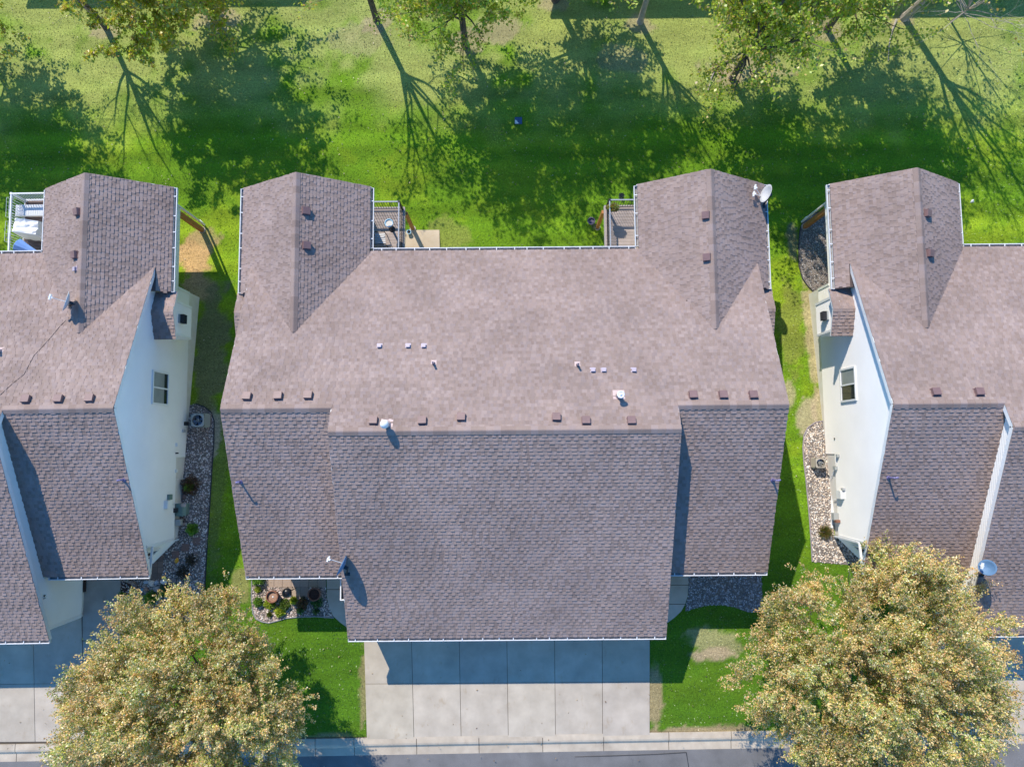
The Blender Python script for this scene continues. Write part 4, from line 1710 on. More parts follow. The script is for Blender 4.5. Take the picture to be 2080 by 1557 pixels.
def front_tree(cpx, cpy, cz, R, Rz, n_shoot, label, seed, ratio=1.0):
    rng = random.Random(seed)
    nr = np.random.default_rng(seed)
    c = W(cpx, cpy, cz)
    base = Vector((c.x, c.y, 0))
    root = empty('tree', base, 0, label, 'tree', 'budding trees in the front yards')
    mb = MB()
    tips = []
    mb.tube([(0, 0, -.1), (0, 0, .2), (.03, .02, 1.0), (0, 0, 1.7)], [.26, .2, .17, .16], 9)
    for i in range(7):
        a = 2 * math.pi * (i + rng.random() * .5) / 7
        dd = Vector((math.cos(a) * .8, math.sin(a) * .8, rng.uniform(.5, 1.2)))
        branch(mb, Vector((0, 0, rng.uniform(1.3, 1.7))), dd, R * .78, .08, 1, 3, rng, tips, .03, .12, 4, .6)
    mb.build('trunk', M_BARK, root)
    # shoots: more of them towards the outside, in an uneven lobed volume
    d = nr.normal(size=(n_shoot, 3))
    d[:, 2] = np.abs(d[:, 2]) * 1.0 - .35
    d /= np.linalg.norm(d, axis=1, keepdims=True)
    th = np.arctan2(d[:, 1], d[:, 0])
    lob = 1 + .09 * np.sin(3 * th + seed) + .07 * np.sin(7 * th + 2 * seed + d[:, 2] * 3) + .05 * np.sin(13 * th + d[:, 2] * 9)
    rr = nr.random(n_shoot) ** .38
    rr = np.minimum(rr, .97) * lob
    P = np.stack([d[:, 0] * R * rr, d[:, 1] * R * rr * ratio, cz + d[:, 2] * Rz * rr], -1)
    # clumps: pull shoots to clump centres so that dark gaps open between them
    nc = n_shoot // 12
    cen = P[:nc]
    k = nr.integers(0, nc, n_shoot)
    P2 = cen[k] + nr.normal(0, .21, (n_shoot, 3))
    P = np.where((np.arange(n_shoot) < nc)[:, None], P, P2)
    P[:, 2] = np.maximum(P[:, 2], 1.3)
    out = P - np.array([0, 0, cz - Rz * .6])
    out /= np.linalg.norm(out, axis=1, keepdims=True)
    sd = out + np.array([0, 0, .25]) + nr.normal(0, .28, (n_shoot, 3))
    sd /= np.linalg.norm(sd, axis=1, keepdims=True)
    m = 36
    hue = np.where(np.arange(n_shoot) < nc, np.arange(n_shoot), k)
    sl = nr.uniform(.25, .55, n_shoot)
    t = np.tile(np.linspace(0.05, 1, m), n_shoot)
    pi = np.repeat(P, m, 0) + np.repeat(sd * sl[:, None], m, 0) * t[:, None] + nr.normal(0, .045, (n_shoot * m, 3))
    di = np.repeat(sd, m, 0) * .7 + nr.normal(0, .75, (n_shoot * m, 3))
    tan = np.array([(.84, .55, .20), (.88, .64, .28), (.82, .46, .20), (.90, .71, .37), (.84, .60, .17)])
    grn = np.array([(.44, .46, .10), (.56, .54, .17), (.30, .39, .06), (.64, .60, .28), (.72, .69, .45), (.17, .28, .04), (.62, .56, .09)])
    ct = tan[nr.integers(0, len(tan), n_shoot * m)]
    cg = grn[nr.integers(0, len(grn), n_shoot * m)]
    w_ = (nr.random(n_shoot * m) < (t - .1) * np.repeat(nr.uniform(.3, 1.5, nc)[hue], m))[:, None]
    bias = np.repeat(nr.uniform(.7, 1.2, nc)[hue], m)[:, None]
    cl = np.where(w_, ct, cg) * bias * nr.uniform(.8, 1.2, (n_shoot * m, 1))
    leaves_obj('crown', pi, di, nr.uniform(.05, .095, n_shoot * m), nr.uniform(.036, .062, n_shoot * m), np.clip(cl, 0, 1), M_LEAF2, root)
    return root


front_tree(368, 1428, 3.9, 4.2, 2.8, 6800, 'round budding tree with tan tipped leaves in the front yard of the left house', 3, .92)
front_tree(1786, 1374, 4.1, 4.75, 3.1, 7800, 'broad budding tree with orange tan leaves reaching over the white sided house', 5, .95)


def shrub(px, py, r, hgt, n, cols, label, name='shrub', lsize=.06, group='garden shrubs', spiky=False, dz=0.0):
    p = G(px, py)
    root = empty(name, (p.x, p.y, zg(p.y) + .01 + dz), 0, label, name if name in ('shrub',) else 'plant', group)
    if r < .34:
        n = int(n * .8)
    d = NR.normal(size=(n, 3))
    d[:, 2] = np.abs(d[:, 2])
    d /= np.linalg.norm(d, axis=1, keepdims=True)
    rr = NR.random(n) ** .4
    rr *= 1 + .15 * np.sin(5 * np.arctan2(d[:, 1], d[:, 0]) + px)
    P = d * rr[:, None] * np.array([r, r, hgt])
    D = d + NR.normal(0, .5, (n, 3)) + np.array([0, 0, .3])
    cl = np.array(cols)[NR.integers(0, len(cols), n)] * NR.uniform(.7, 1.25, (n, 1))
    if spiky:
        P = P * .25
        leaves_obj('foliage', P, D + d * 1.2, NR.uniform(.7, 1.1, n) * r, np.full(n, .022), cl, M_LEAF, root)
    else:
        leaves_obj('foliage', P, D, NR.uniform(.7, 1.3, n) * lsize, NR.uniform(.6, .9, n) * lsize, cl, M_LEAF, root)
    b = MB()
    for k in range(5):
        a = k * 1.256
        b.tube([(0, 0, -.02), (math.cos(a) * r * .4, math.sin(a) * r * .4, hgt * .6)], [.012, .005], 4)
    b.build('stems', M_BARK, root)
    return root


LIME = [(.50, .58, .05), (.56, .62, .08), (.40, .52, .04)]
GREEN = [(.14, .32, .03), (.20, .40, .04), (.27, .44, .05)]
DKGR = [(.06, .18, .04), (.10, .24, .05), (.08, .20, .05)]
RUST = [(.16, .07, .04), (.22, .10, .05), (.11, .06, .04), (.12, .11, .04)]
BRN = [(.07, .05, .03), (.10, .07, .04), (.06, .06, .03)]
S = shrub
S(527, 1172, .30, .5, 1500, GREEN, 'large green shrub at the corner of the patio under the gutter')
S(525, 1196, .13, .2, 350, LIME, 'small lime green plant in gravel near the lawn edge', 'plant')
S(526, 1221, .19, .3, 900, GREEN, 'clipped round green shrub in the left part of the sunny bed')
S(550, 1224, .22, .25, 800, LIME, 'lime hosta left of the terracotta planter foot', 'plant', .09)
S(580, 1226, .23, .32, 900, [(.14, .24, .03), (.2, .3, .03)], 'leafy green shrub right below the terracotta planter')
S(570, 1240, .20, .24, 800, LIME, 'lime hosta nearest to the curved edging of the sunny bed', 'plant', .09)
S(548, 1247, .10, .12, 250, [(.16, .2, .03)], 'tiny olive clump alone in the pale gravel', 'plant')
S(598, 1218, .14, .22, 350, LIME, 'small lime plant at the shadow edge beside the black grill', 'plant', .08)
S(616, 1224, .25, .35, 900, RUST + [(.2, .2, .05)], 'reddish brown spirea shrub in the shaded half of the bed')
S(611, 1238, .15, .2, 450, DKGR, 'dark low shrub beneath the reddish spirea')
S(643, 1240, .20, .25, 160, [(.09, .2, .05), (.13, .24, .07)], 'spiky green plant in the shaded gravel next to the walkway', 'plant', spiky=True)
S(645, 1221, .24, .3, 800, DKGR, 'dark green shrub below the shaded planter')
S(390, 985, .42, .5, 1400, RUST, 'rust red shrub in the left gravel strip beside the foundation')
S(388, 989, .17, .56, 600, GREEN, 'green shrub growing through the rust red one in the gravel strip')
S(393, 1074, .25, .4, 1300, GREEN, 'bright green round shrub near the green utility box')
S(391, 1136, .26, .25, 500, BRN, 'brown wilted shrub below the stepping stones')
S(374, 1160, .30, .3, 600, BRN, 'brown dry shrub closest to the white boulders')
S(308, 1212, .27, .35, 1200, GREEN, 'green mound shrub next to the stone ring')
S(337, 1198, .25, .35, 800, DKGR, 'dark shrub among stones right of the green mound')
S(250, 1210, .25, .3, 170, GREEN, 'grassy clump in the mulch ring', 'plant', spiky=True)
S(365, 1222, .18, .3, 500, [(.2, .04, .03), (.12, .03, .03)], 'red leaved shrub under the budding tree at left')
S(1674, 1080, .34, .4, 400, [(.14, .2, .03), (.22, .2, .05), (.3, .2, .06)], 'spiky yellow green shrub in the tan gravel by the white wall', spiky=True)

# ------------------------------------------------------------------ garden stones, planters, grill
def rock(px, py, r, col, label, cat='boulder', flat=.65):
    p = G(px, py)
    bm = bmesh.new()
    bmesh.ops.create_icosphere(bm, subdivisions=2, radius=1.0)
    rg = random.Random(int(px * 7 + py))
    ph = [rg.uniform(0, 6) for _ in range(4)]
    for v in bm.verts:
        k = 1 + .14 * math.sin(3 * v.co.x + ph[0]) + .12 * math.sin(4 * v.co.y + ph[1]) + rg.uniform(-.07, .07)
        v.co = Vector((v.co.x * k * r * 1.1, v.co.y * k * r * .9, v.co.z * k * r * flat))
    me = bpy.data.meshes.new('boulder')
    bm.to_mesh(me)
    bm.free()
    a = me.color_attributes.new('col', 'FLOAT_COLOR', 'POINT')
    a.data.foreach_set('color', np.array([(*col, 1)] * len(me.vertices), dtype=np.float32).ravel())
    o = link('boulder', me, M_ROCK)
    o.location = (p.x, p.y, zg(p.y) + r * flat * .5)
    return tag(o, label, cat, 'decorative boulders')


rock(298, 1181.5, .10, (.42, .48, .55), 'bluish grey round boulder, first of the row below the porch paving')
rock(308.5, 1183.5, .13, (.72, .64, .56), 'cream white boulder between two bluish boulders')
rock(319, 1182.5, .11, (.40, .45, .52), 'bluish boulder between the two white ones')
rock(334, 1180, .16, (.78, .73, .70), 'largest white boulder of the row')
rock(350, 1178, .17, (.22, .19, .18), 'dark brown grey boulder at the right end of the row')
rock(297, 1196, .11, (.40, .24, .17), 'reddish tan rock above the green mound shrub')
rock(319, 1195, .15, (.38, .36, .36), 'grey rough rock left of the dark shrub')
rock(328, 1197, .12, (.24, .36, .44), 'blue grey rock beside the dark shrub')
rock(289, 1197, .09, (.16, .30, .42), 'small blue rock at the stone ring')
rock(285, 1228, .08, (.4, .5, .55), 'small pale blue rock below the stone ring')
rock(375, 1008, .0 + .12, (.16, .12, .11), 'dark rock against the foundation below the rust red shrub')
b = MB()
p = G(359, 1138, .05)
b.lathe([(.0, .0), (.06, .01), (.085, .03), (.06, .06), (.0, .07)], (p.x, p.y, p.z - .03), 10, Matrix.Rotation(.6, 4, 'Z') @ Matrix.Scale(1.5, 4, (1, .6, 0)))
tag(b.build('toy', M_YEL), 'orange yellow toy lying in the shaded gravel', 'toy')
for i, (px, py, lb) in enumerate(((400, 1098, 'square brown stepping stone just below the bright green shrub'),
                                  (377, 1111, 'middle brown stepping stone of the three in the gravel'),
                                  (357, 1126, 'brown stepping stone next to the porch paving'))):
    p = G(px, py, .0)
    b = MB((.20, .125, .105))
    rz = (.1, -.1, .05)[i]
    b.box(-.16, .16, -.16, .16, -.02, .05, Matrix.Translation((p.x, p.y, zg(p.y))) @ Matrix.Rotation(rz, 4, 'Z'))
    tag(b.build('stepping_stone', M_PAV), lb, 'stepping stone', 'stepping stones')
# mulch ring
ringo = [(246, 1176), (258, 1177), (270, 1182), (278, 1192), (281, 1206), (279, 1220), (272, 1233), (262, 1242), (247, 1246)]
sheet('mulch', [(246, 1176)] + ringo[1:], M_MULCH, .03)
rt = empty('stone_ring', G(262, 1210), 0, 'half ring of tan edging blocks around the dark mulch', 'garden edging')
Pm = Matrix.Translation(rt.location).inverted()
rp = poly_px(ringo)
for i in range(len(rp) - 1):
    for t0, t1 in ((0, .5), (.5, 1)):
        a, b_ = rp[i].lerp(rp[i + 1], t0 + .03), rp[i].lerp(rp[i + 1], t1 - .03)
        mb = MB(tuple(c * RND.uniform(.85, 1.1) for c in (.30, .23, .19)))
        mb.bar(Pm @ (a + Vector((0, 0, .05))), Pm @ (b_ + Vector((0, 0, .05))), .13, .13)
        mb.build('edging_block', M_PAV, rt)


def planter(px, py, r, hgt, label, plant=None):
    p = G(px, py)
    root = empty('planter', (p.x, p.y, 0.03), 0, label, 'planter', 'large terracotta planters')
    b = MB()
    b.lathe([(0, .0), (r * .72, 0), (r * .95, hgt * .85), (r * 1.06, hgt * .87), (r * 1.06, hgt), (r * .9, hgt), (r * .88, hgt * .6)], (0, 0, 0), 24)
    b.build('pot', M_TERRA, root, smooth=False)
    b = MB()
    b.lathe([(0, hgt * .76), (r * .45, hgt * .77), (r * .9, hgt * .72)], (0, 0, 0), 20)
    b.build('soil', M_SOIL if not plant else M_MULCH, root)
    return root


pr = planter(559, 1207, .25, .42, 'terracotta planter full of bare soil standing in the sun')
b = MB()
b.lathe([(.0, .35), (.035, .345), (.03, .315)], (.02, -.02, 0), 10)
b.build('white_tag', M_TRIM, pr)
planter(643, 1203, .27, .40, 'brown planter in the shade at the end of the patio', True)
# kettle grill
p = G(593, 1197)
root = empty('kettle_grill', (p.x, p.y, .035), .4, 'small black kettle grill on the patio at the shadow edge', 'grill')
b = MB()
b.lathe([(.0, .48), (.12, .50), (.19, .58), (.21, .66), (.205, .70), (.18, .77), (.1, .82), (.0, .83)], (0, 0, 0), 22)
b.build('kettle', M_BLK, root, smooth=True)
for k in range(3):
    b = MB()
    a = k * 2.094
    b.tube([(math.cos(a) * .14, math.sin(a) * .14, .52), (math.cos(a) * .22, math.sin(a) * .22, 0)], .014, 6)
    b.build('leg', M_DARK, root)
b = MB()
b.tube([(.2, .02, .66), (.3, .04, .66), (.32, .16, .66)], .014, 6)
b.build('handle', M_DARK, root)
b = MB()
b.lathe([(0, 0), (.03, .005), (.03, .03), (0, .035)], (.10, -.17, .70), 8)
b.build('white_knob', M_TRIM, root)


# ------------------------------------------------------------------ air conditioners, utility box
def condenser(px, py, s, hgt, m, label, rz=0.0, dark=False):
    p = W(px, py, zg(0) + hgt)
    for _ in range(8):
        p = W(px, py, zg(p.y) + hgt)
    zb = zg(p.y)
    root = empty('air_conditioner', (p.x, p.y, zb), rz, label, 'air conditioner', 'air conditioner condensers')
    b = MB()
    b.box(-s * .54, s * .54, -s * .54, s * .54, .0, .07)
    b.build('pad', M_FARR, root)
    hs = s / 2
    c = .1 * s

    def rr(hs, z):
        out = []
        for cx, cy, a0 in ((hs - c, hs - c, 0), (-hs + c, hs - c, 90), (-hs + c, -hs + c, 180), (hs - c, -hs + c, 270)):
            for k in range(4):
                a = math.radians(a0 + 30 * k)
                out.append((cx + c * math.cos(a), cy + c * math.sin(a), z))
        return out
    b = MB()
    lo, hi_ = rr(hs, .08), rr(hs, hgt - .05)
    n = len(lo)
    b.add(lo + hi_, [(i, (i + 1) % n, n + (i + 1) % n, n + i) for i in range(n)])
    cab = b.build('cabinet', m, root)
    lv = MB()
    for k in range(16):
        z = .12 + (hgt - .2) * k / 15
        for sx, sy in ((1, 0), (-1, 0), (0, 1), (0, -1)):
            cx, cy = sx * (hs + .004), sy * (hs + .004)
            if sx:
                lv.box(cx - .008, cx + .008, -hs + c, hs - c, z - .008, z + .008)
            else:
                lv.box(-hs + c, hs - c, cy - .008, cy + .008, z - .008, z + .008)
    lv.build('louvres', m, cab)
    # top plate with round opening
    b = MB()
    ri = s * .39
    out = []
    N_ = 32
    vs = []
    for k in range(N_):
        a = 2 * math.pi * k / N_
        ca, sa = math.cos(a), math.sin(a)
        t = (hs - c * .25) / max(abs(ca), abs(sa))
        t = min(t, hs * 1.22)
        vs.append((ca * t, sa * t, hgt - .05))
    for k in range(N_):
        a = 2 * math.pi * k / N_
        vs.append((vs[k][0] * .985, vs[k][1] * .985, hgt))
    for k in range(N_):
        a = 2 * math.pi * k / N_
        vs.append((math.cos(a) * ri, math.sin(a) * ri, hgt + .012))
    for k in range(N_):
        a = 2 * math.pi * k / N_
        vs.append((math.cos(a) * ri, math.sin(a) * ri, hgt - .28))
    fs = []
    for L_ in range(3):
        for k in range(N_):
            k2 = (k + 1) % N_
            fs.append((L_ * N_ + k, L_ * N_ + k2, (L_ + 1) * N_ + k2, (L_ + 1) * N_ + k))
    fs.append(tuple(3 * N_ + k for k in range(N_)))
    b.add(vs, fs)
    b.build('top_plate', m if not dark else M_ACB, root)
    b = MB()
    b.lathe([(ri - .002, hgt - .27), (.0, hgt - .27)], (0, 0, 0), 24)
    b.build('fan_well', M_BLK, root)
    b = MB()
    b.lathe([(0, hgt - .03), (.075, hgt - .04), (.08, hgt - .16)], (0, 0, 0), 14)
    fan = b.build('fan_hub', M_ACB, root)
    for k in range(4):
        b = MB()
        M = Matrix.Rotation(k * math.pi / 2 + .5, 4, 'Z')
        pts = [(.06, -.05, hgt - .12), (ri * .9, -.12, hgt - .10), (ri * .93, .10, hgt - .17), (.06, .05, hgt - .16)]
        pts = [M @ Vector(q) for q in pts]
        b.add(pts + [q - Vector((0, 0, .01)) for q in pts], [(0, 1, 2, 3), (7, 6, 5, 4), (0, 4, 5, 1), (1, 5, 6, 2), (2, 6, 7, 3), (3, 7, 4, 0)])
        b.build('fan_blade', M_GALV if not dark else M_BLUEFAN, fan)
    b = MB()
    for k in range(3):
        r = ri * (.36 + .3 * k)
        path = [(r * math.cos(t), r * math.sin(t), hgt + .012) for t in np.linspace(0, 2 * math.pi, 25)]
        b.tube(path, .004, 3)
    for k in range(8):
        a = k * math.pi / 4
        b.tube([(0, 0, hgt + .012), (ri * math.cos(a), ri * math.sin(a), hgt + .012)], .004, 3)
    b.build('wire_guard', M_DARK, root)
    return root


M_BLUEFAN = mat('blue_grey_fan', (.16, .24, .36), .35)
condenser(401, 853, .62, .72, M_ACB, 'grey air conditioner in the shade beside the beige siding', 0, True)
condenser(1667, 940, .47, .58, M_ACT, 'tan air conditioner with visible fan blades on sunlit gravel', 0, False)
b = MB()
b.tube([G(1680, 962, .1), G(1688, 973, .06), G(1694, 980, .08), G(1697, 976, .3)], .022, 6)
tag(b.build('hose', M_DARK), 'dark refrigerant hose running from the tan air conditioner to the white wall', 'hose')
p = G(378, 1033)
root = empty('utility_box', (p.x - .08, p.y, zg(p.y)), 0, 'green utility box with sloped lid against the shaded foundation', 'utility box')
b = MB()
b.box(-.24, .24, -.25, .25, -.02, .42)
b.build('cabinet', M_TEAL, root)
b = MB()
b.add([(-.26, -.27, .42), (.27, -.27, .42), (.27, .27, .42), (-.26, .27, .42), (-.26, -.27, .58), (.18, -.27, .56), (.18, .27, .56), (-.26, .27, .58)],
      [(4, 5, 6, 7), (0, 1, 5, 4), (1, 2, 6, 5), (2, 3, 7, 6), (3, 0, 4, 7), (3, 2, 1, 0)])
b.build('lid', M_TEAL, root)
p2 = W(373, 1025, .62)
rock(0, 0, .1, (.40, .33, .30), 'round stone resting on top of the green utility box').location = (p2.x, p2.y, .64)


# ------------------------------------------------------------------ satellite dishes
def dish(h, px, py, nrm, rad, face, label, feed_dir=None, arms=1, foot=None, cable=None, lift=.75):
    q, _n = on_roof(*foot, h)
    fw = HM[h] @ q
    root = empty('satellite_dish', fw, 0, label, 'satellite dish', 'satellite dishes on the roofs')
    c = W(px, py, fw.z + lift) - fw
    n = Vector(nrm).normalized()
    M = frame_of(c, n, Vector((0, 0, 1)))
    b = MB()
    prof = [(0, -.10), (rad * .35, -.085), (rad * .7, -.045), (rad, .02), (rad * 1.02, .015), (rad * .7, -.058), (rad * .35, -.098), (0, -.115)]
    b.lathe(prof, (0, 0, 0), 26, M @ Matrix.Scale(1.08, 4, (0, 1, 0)))
    b.build('reflector', face, root, smooth=True)
    b = MB()
    back = c - n * .11
    b.tube([Vector((0, 0, 0)), Vector((0, 0, .16)), back - n * .12 - Vector((0, 0, .12)), back - n * .02], .03, 8)
    b.box(-.1, .1, -.1, .1, .012, .03)
    b.bar(back - n * .14, back, .12, .12)
    b.build('mount', M_DARK, root)
    fd = n
    e = c + n * rad * 1.35 + M.to_3x3() @ Vector((0, -rad * .25, 0))
    st_ = c + M.to_3x3() @ Vector((0, -rad * .95, .02))
    for k in range(arms):
        off = M.to_3x3() @ Vector(((k - (arms - 1) / 2) * rad * .8, 0, 0))
        a = MB()
        a.tube([st_, e + off], .014, 6)
        arm = a.build('feed_arm', M_TRIM, root)
        a = MB()
        d2 = (c - (e + off)).normalized()
        a.bar(e + off - d2 * .05, e + off + d2 * .09, .07, .07)
        x = M.to_3x3() @ Vector((1, 0, 0))
        a.bar(e + off - x * .11, e + off + x * .11, .06, .08)
        a.build('receiver', M_TRIM, arm)
    if cable:
        pts = []
        for cx_, cy_ in cable:
            q2, n2 = on_roof(cx_, cy_, h)
            pts.append(HM[h] @ (q2 + Vector((0, 0, .03))) - fw)
        a = MB()
        a.tube(pts, .008, 4)
        a.build('cable', M_DARK, root)
    return root


d1 = dish('C', 1556, 393, (-.94, .22, .26), .37, M_DISH, 'pale oval dish with two feed arms on the rear corner gutter of the middle roof', arms=2, foot=(1549, 418), lift=.55)
d2 = dish('L', 134, 612, (-.80, .22, .56), .40, M_DISH, 'edge-on satellite dish with a thin cable across the left roof', arms=1, foot=(145, 622), lift=.6,
          cable=[(135, 650), (124, 661), (100, 690), (70, 722), (50, 760), (25, 780), (2, 802)])
d3 = dish('C', 694, 1148, (-.88, .42, .12), .42, M_DISHSHADE, 'dish at the lower left corner of the garage roof with long oval shadow', arms=1, foot=(706, 1163), lift=.62)
d4 = dish('R', 2006, 1152, (-.72, .22, .66), .29, M_DISHSHADE, 'round dish with its blue shade painted in on the garage roof of the right house', arms=1, foot=(1992, 1166), lift=.85)

# ------------------------------------------------------------------ decks
def railing(root, pts, m_post, m_bal, m_cap, zf, hgt=1.0, step=.115, bal=.018):
    """pts: local polyline of the rail"""
    for i in range(len(pts) - 1):
        a, b_ = Vector((*pts[i], zf)), Vector((*pts[i + 1], zf))
        mb = MB()
        up = Vector((0, 0, 1))
        mb.bar(a + up * hgt, b_ + up * hgt, .05, .035)
        r = mb.build('railing', m_cap, root)
        mb = MB()
        mb.bar(a + up * .1, b_ + up * .1, .03, .04)
        mb.bar(a + up * (hgt - .05), b_ + up * (hgt - .05), .03, .04)
        mb.build('bottom_rail', m_bal, r)
        L = (b_ - a).length
        n = int(L / step)
        me_ = MB()
        me_.box(-bal / 2, bal / 2, -bal / 2, bal / 2, .1, hgt - .02)
        mesh_ = me_.mesh('baluster')
        mesh_.materials.append(m_bal)
        for k in range(1, n):
            p = a.lerp(b_, k / n)
            link('baluster', mesh_, None, r, Matrix.Translation(p))
    for p in pts:
        mb = MB()
        mb.box(p[0] - .045, p[0] + .045, p[1] - .045, p[1] + .045, zf - .1, zf + hgt + .03)
        mb.build('rail_post', m_post, root)


def deck(h, x0, x1, y0, y1, zf, label, rail_pts, mats, tone=(1, 1, 1), posts=(), light=False):
    root = empty('deck', HM[h] @ Vector((0, 0, 0)), HOUSES[h][2], label, 'deck', 'raised wooden decks')
    y = y0
    while y < y1 - .02:
        k = RND.uniform(.9, 1.08)
        mb = MB(tuple(t * k for t in tone))
        mb.box(x0, x1, y + .004, min(y + .136, y1), zf - .03, zf)
        mb.build('deck_board', M_BOARD, root)
        y += .142
    mb = MB()
    mb.box(x0 - .01, x1 + .01, y1 + .004, y1 + .05, zf - .26, zf - .004)
    mb.box(x0 - .045, x0 - .004, y0, y1 + .05, zf - .26, zf - .004)
    mb.box(x1 + .004, x1 + .045, y0, y1 + .05, zf - .26, zf - .004)
    mb.build('rim_joist', M_RIM if not light else M_WHITE, root)
    railing(root, rail_pts, *mats, zf)
    for (px_, py_) in posts:
        mb = MB()
        mb.box(px_ - .075, px_ + .075, py_ - .075, py_ + .075, -2.0, zf - .26)
        mb.build('post', M_CEDAR, root)
        mb = MB()
        mb.lathe([(.15, -2.1), (.15, -1.9), (0, -1.9)], (px_, py_, 0), 14)
        mb.build('footing', M_CONC, root)
    return root


M_RIM = mat('rim_board', (.42, .37, .36), .8)
BR = (M_BRONZE, M_BRONZE, M_RAILTOP)
deck('C', -6.3, -4.58, 8.0, 10.92, .6, 'deck with bird bath and dark balusters left behind the middle house',
     [(-6.25, 10.86), (-4.64, 10.86), (-4.64, 8.15)], BR, posts=((-4.52, 10.75),))
deck('C', 4.58, 6.3, 8.0, 10.92, .6, 'deck with hanging plant on its corner rail behind the middle house right side',
     [(6.25, 10.86), (4.64, 10.86), (4.64, 8.15)], BR, posts=((4.52, 10.75),))
WH = (M_WHITE, M_WHITE, M_WHITE)
dl0 = in_local('L', 20, 393, 1.6)
deck('L', dl0.x + .02, 5.9, 8.0, dl0.y + .06, .6, 'white railed deck with covered grill at the left house',
     [(5.6, dl0.y), (dl0.x + .06, dl0.y), (dl0.x + .06, 8.15)], WH, tone=(.5, .42, .40), light=True)
# wire flower box holders outside the white rail
for i, (ya, yb) in enumerate(((401, 440), (449, 490))):
    rt = empty('wire_planter', HM['L'] @ Vector((0, 0, 0)), HOUSES['L'][2], ('upper' if i == 0 else 'lower') + ' empty wire flower box holder hooked outside the white rail', 'flower box holder', 'wire flower box holders')
    a = in_local('L', 17, ya, 1.5)
    b_ = in_local('L', 16, yb, 1.5)
    x1_ = dl0.x + .03
    mb = MB()
    xo = x1_ - .22
    for z in (1.35, 1.52):
        mb.tube([(x1_, a.y, z), (xo, a.y, z), (xo, b_.y, z), (x1_, b_.y, z)], .007, 4)
    for k in range(6):
        yy = lerp(a.y, b_.y, k / 5)
        mb.tube([(x1_, yy, 1.52), (x1_, yy, 1.35), (xo, yy, 1.35), (xo, yy, 1.52)], .006, 4)
    mb.build('wire_frame', M_WHITE, rt)


def at_deck(h, px, py, z):
    q = in_local(h, px, py, z)
    return HM[h] @ q


# bird bath on the middle house deck
p = W(790, 453, 1.45)
root = empty('bird_bath', (p.x, p.y, .6), 0, 'pale blue rimmed bird bath on the deck beside the patio chair', 'bird bath')
b = MB()
b.lathe([(0, .0), (.15, .0), (.13, .05), (.05, .1), (.045, .6), (.09, .7)], (0, 0, 0), 16)
b.build('pedestal', M_DARK, root)
b = MB()
b.lathe([(.05, .70), (.16, .76), (.19, .84), (.19, .87), (.165, .87), (.15, .80), (0, .77)], (0, 0, 0), 22)
b.build('bowl', M_AQUA, root, smooth=True)
b = MB()
b.lathe([(.155, .825), (0, .825)], (0, 0, 0), 22)
b.build('water', M_CREAM, root)
# patio chair under the eave
p = W(772, 486, 1.0)
root = empty('patio_chair', (p.x, p.y, .6), math.radians(5), 'dark slatted patio chair half under the eave on the deck', 'chair')
for k in range(5):
    b = MB()
    b.box(-.22, .24, -.22 + k * .1, -.15 + k * .1, .40, .42)
    b.build('seat_slat', M_DISH, root)
for k in range(5):
    b = MB()
    b.box(-.30, -.27, -.22 + k * .1, -.17 + k * .1, .42, .85)
    b.build('back_slat', M_DARK, root)
for sy in (-1, 1):
    b = MB()
    b.tube([(-.28, sy * .28, .0), (-.28, sy * .28, .64), (.1, sy * .28, .64), (.24, sy * .28, .58), (.27, sy * .28, 0)], .02, 6)
    b.build('arm_frame', M_DARK, root)
# small blue pot on the concrete pad
p = G(832, 474)
root = empty('flower_pot', (p.x, p.y, zg(p.y) + .04), 0, 'small pale blue pot on the concrete pad beside the cedar post', 'pot')
b = MB()
b.lathe([(0, 0), (.07, 0), (.10, .2), (.11, .2), (.11, .23), (.085, .23), (.08, .17), (0, .17)], (0, 0, 0), 16)
b.build('pot', M_AQUA, root)
b = MB()
b.lathe([(0, .18), (.06, .185), (.08, .17)], (0, 0, 0), 12)
b.build('soil', M_MULCH, root)
# dark pot on the lawn by the right deck
p = G(1200, 452)
root = empty('lawn_planter', (p.x, p.y, zg(p.y)), 0, 'dark grey tub on the shaded lawn near the right deck post', 'planter')
b = MB()
b.lathe([(0, 0), (.13, 0), (.17, .24), (.19, .25), (.19, .28), (.15, .28), (.14, .2), (0, .2)], (0, 0, 0), 18)
b.build('tub', mat('slate_plastic', (.10, .09, .13), .6), root)
S(1207, 462, .12, .2, 200, [(.4, .45, .3), (.2, .3, .1)], 'small pale plant beside the dark tub', 'plant')
# hanging plant on the deck corner
p = W(1243, 420, 1.55)
root = empty('rail_planter', (p.x, p.y, 1.35), 0, 'yellow green flowering plant in a box on the deck corner rail', 'flower box')
b = MB()
b.box(-.14, .26, -.13, .08, -.1, .08)
b.build('box', M_DARK, root)
n = 500
d = NR.normal(size=(n, 3))
d[:, 2] = np.abs(d[:, 2])
d /= np.linalg.norm(d, axis=1, keepdims=True)
cl = np.array([(.35, .36, .05), (.45, .38, .04), (.18, .3, .06), (.5, .2, .05), (.3, .42, .15)])[NR.integers(0, 5, n)]
leaves_obj('foliage', d * np.array([.27, .16, .2]) * (NR.random((n, 1)) ** .4) + np.array([.06, 0, .1]), d + NR.normal(0, .5, (n, 3)), NR.uniform(.05, .1, n), NR.uniform(.03, .07, n), cl, M_LEAF, root)
S(1246, 437, .12, .3, 300, [(.04, .07, .06), (.06, .08, .14)], 'dark potted plant on the deck boards under the corner rail', 'plant', dz=2.52)

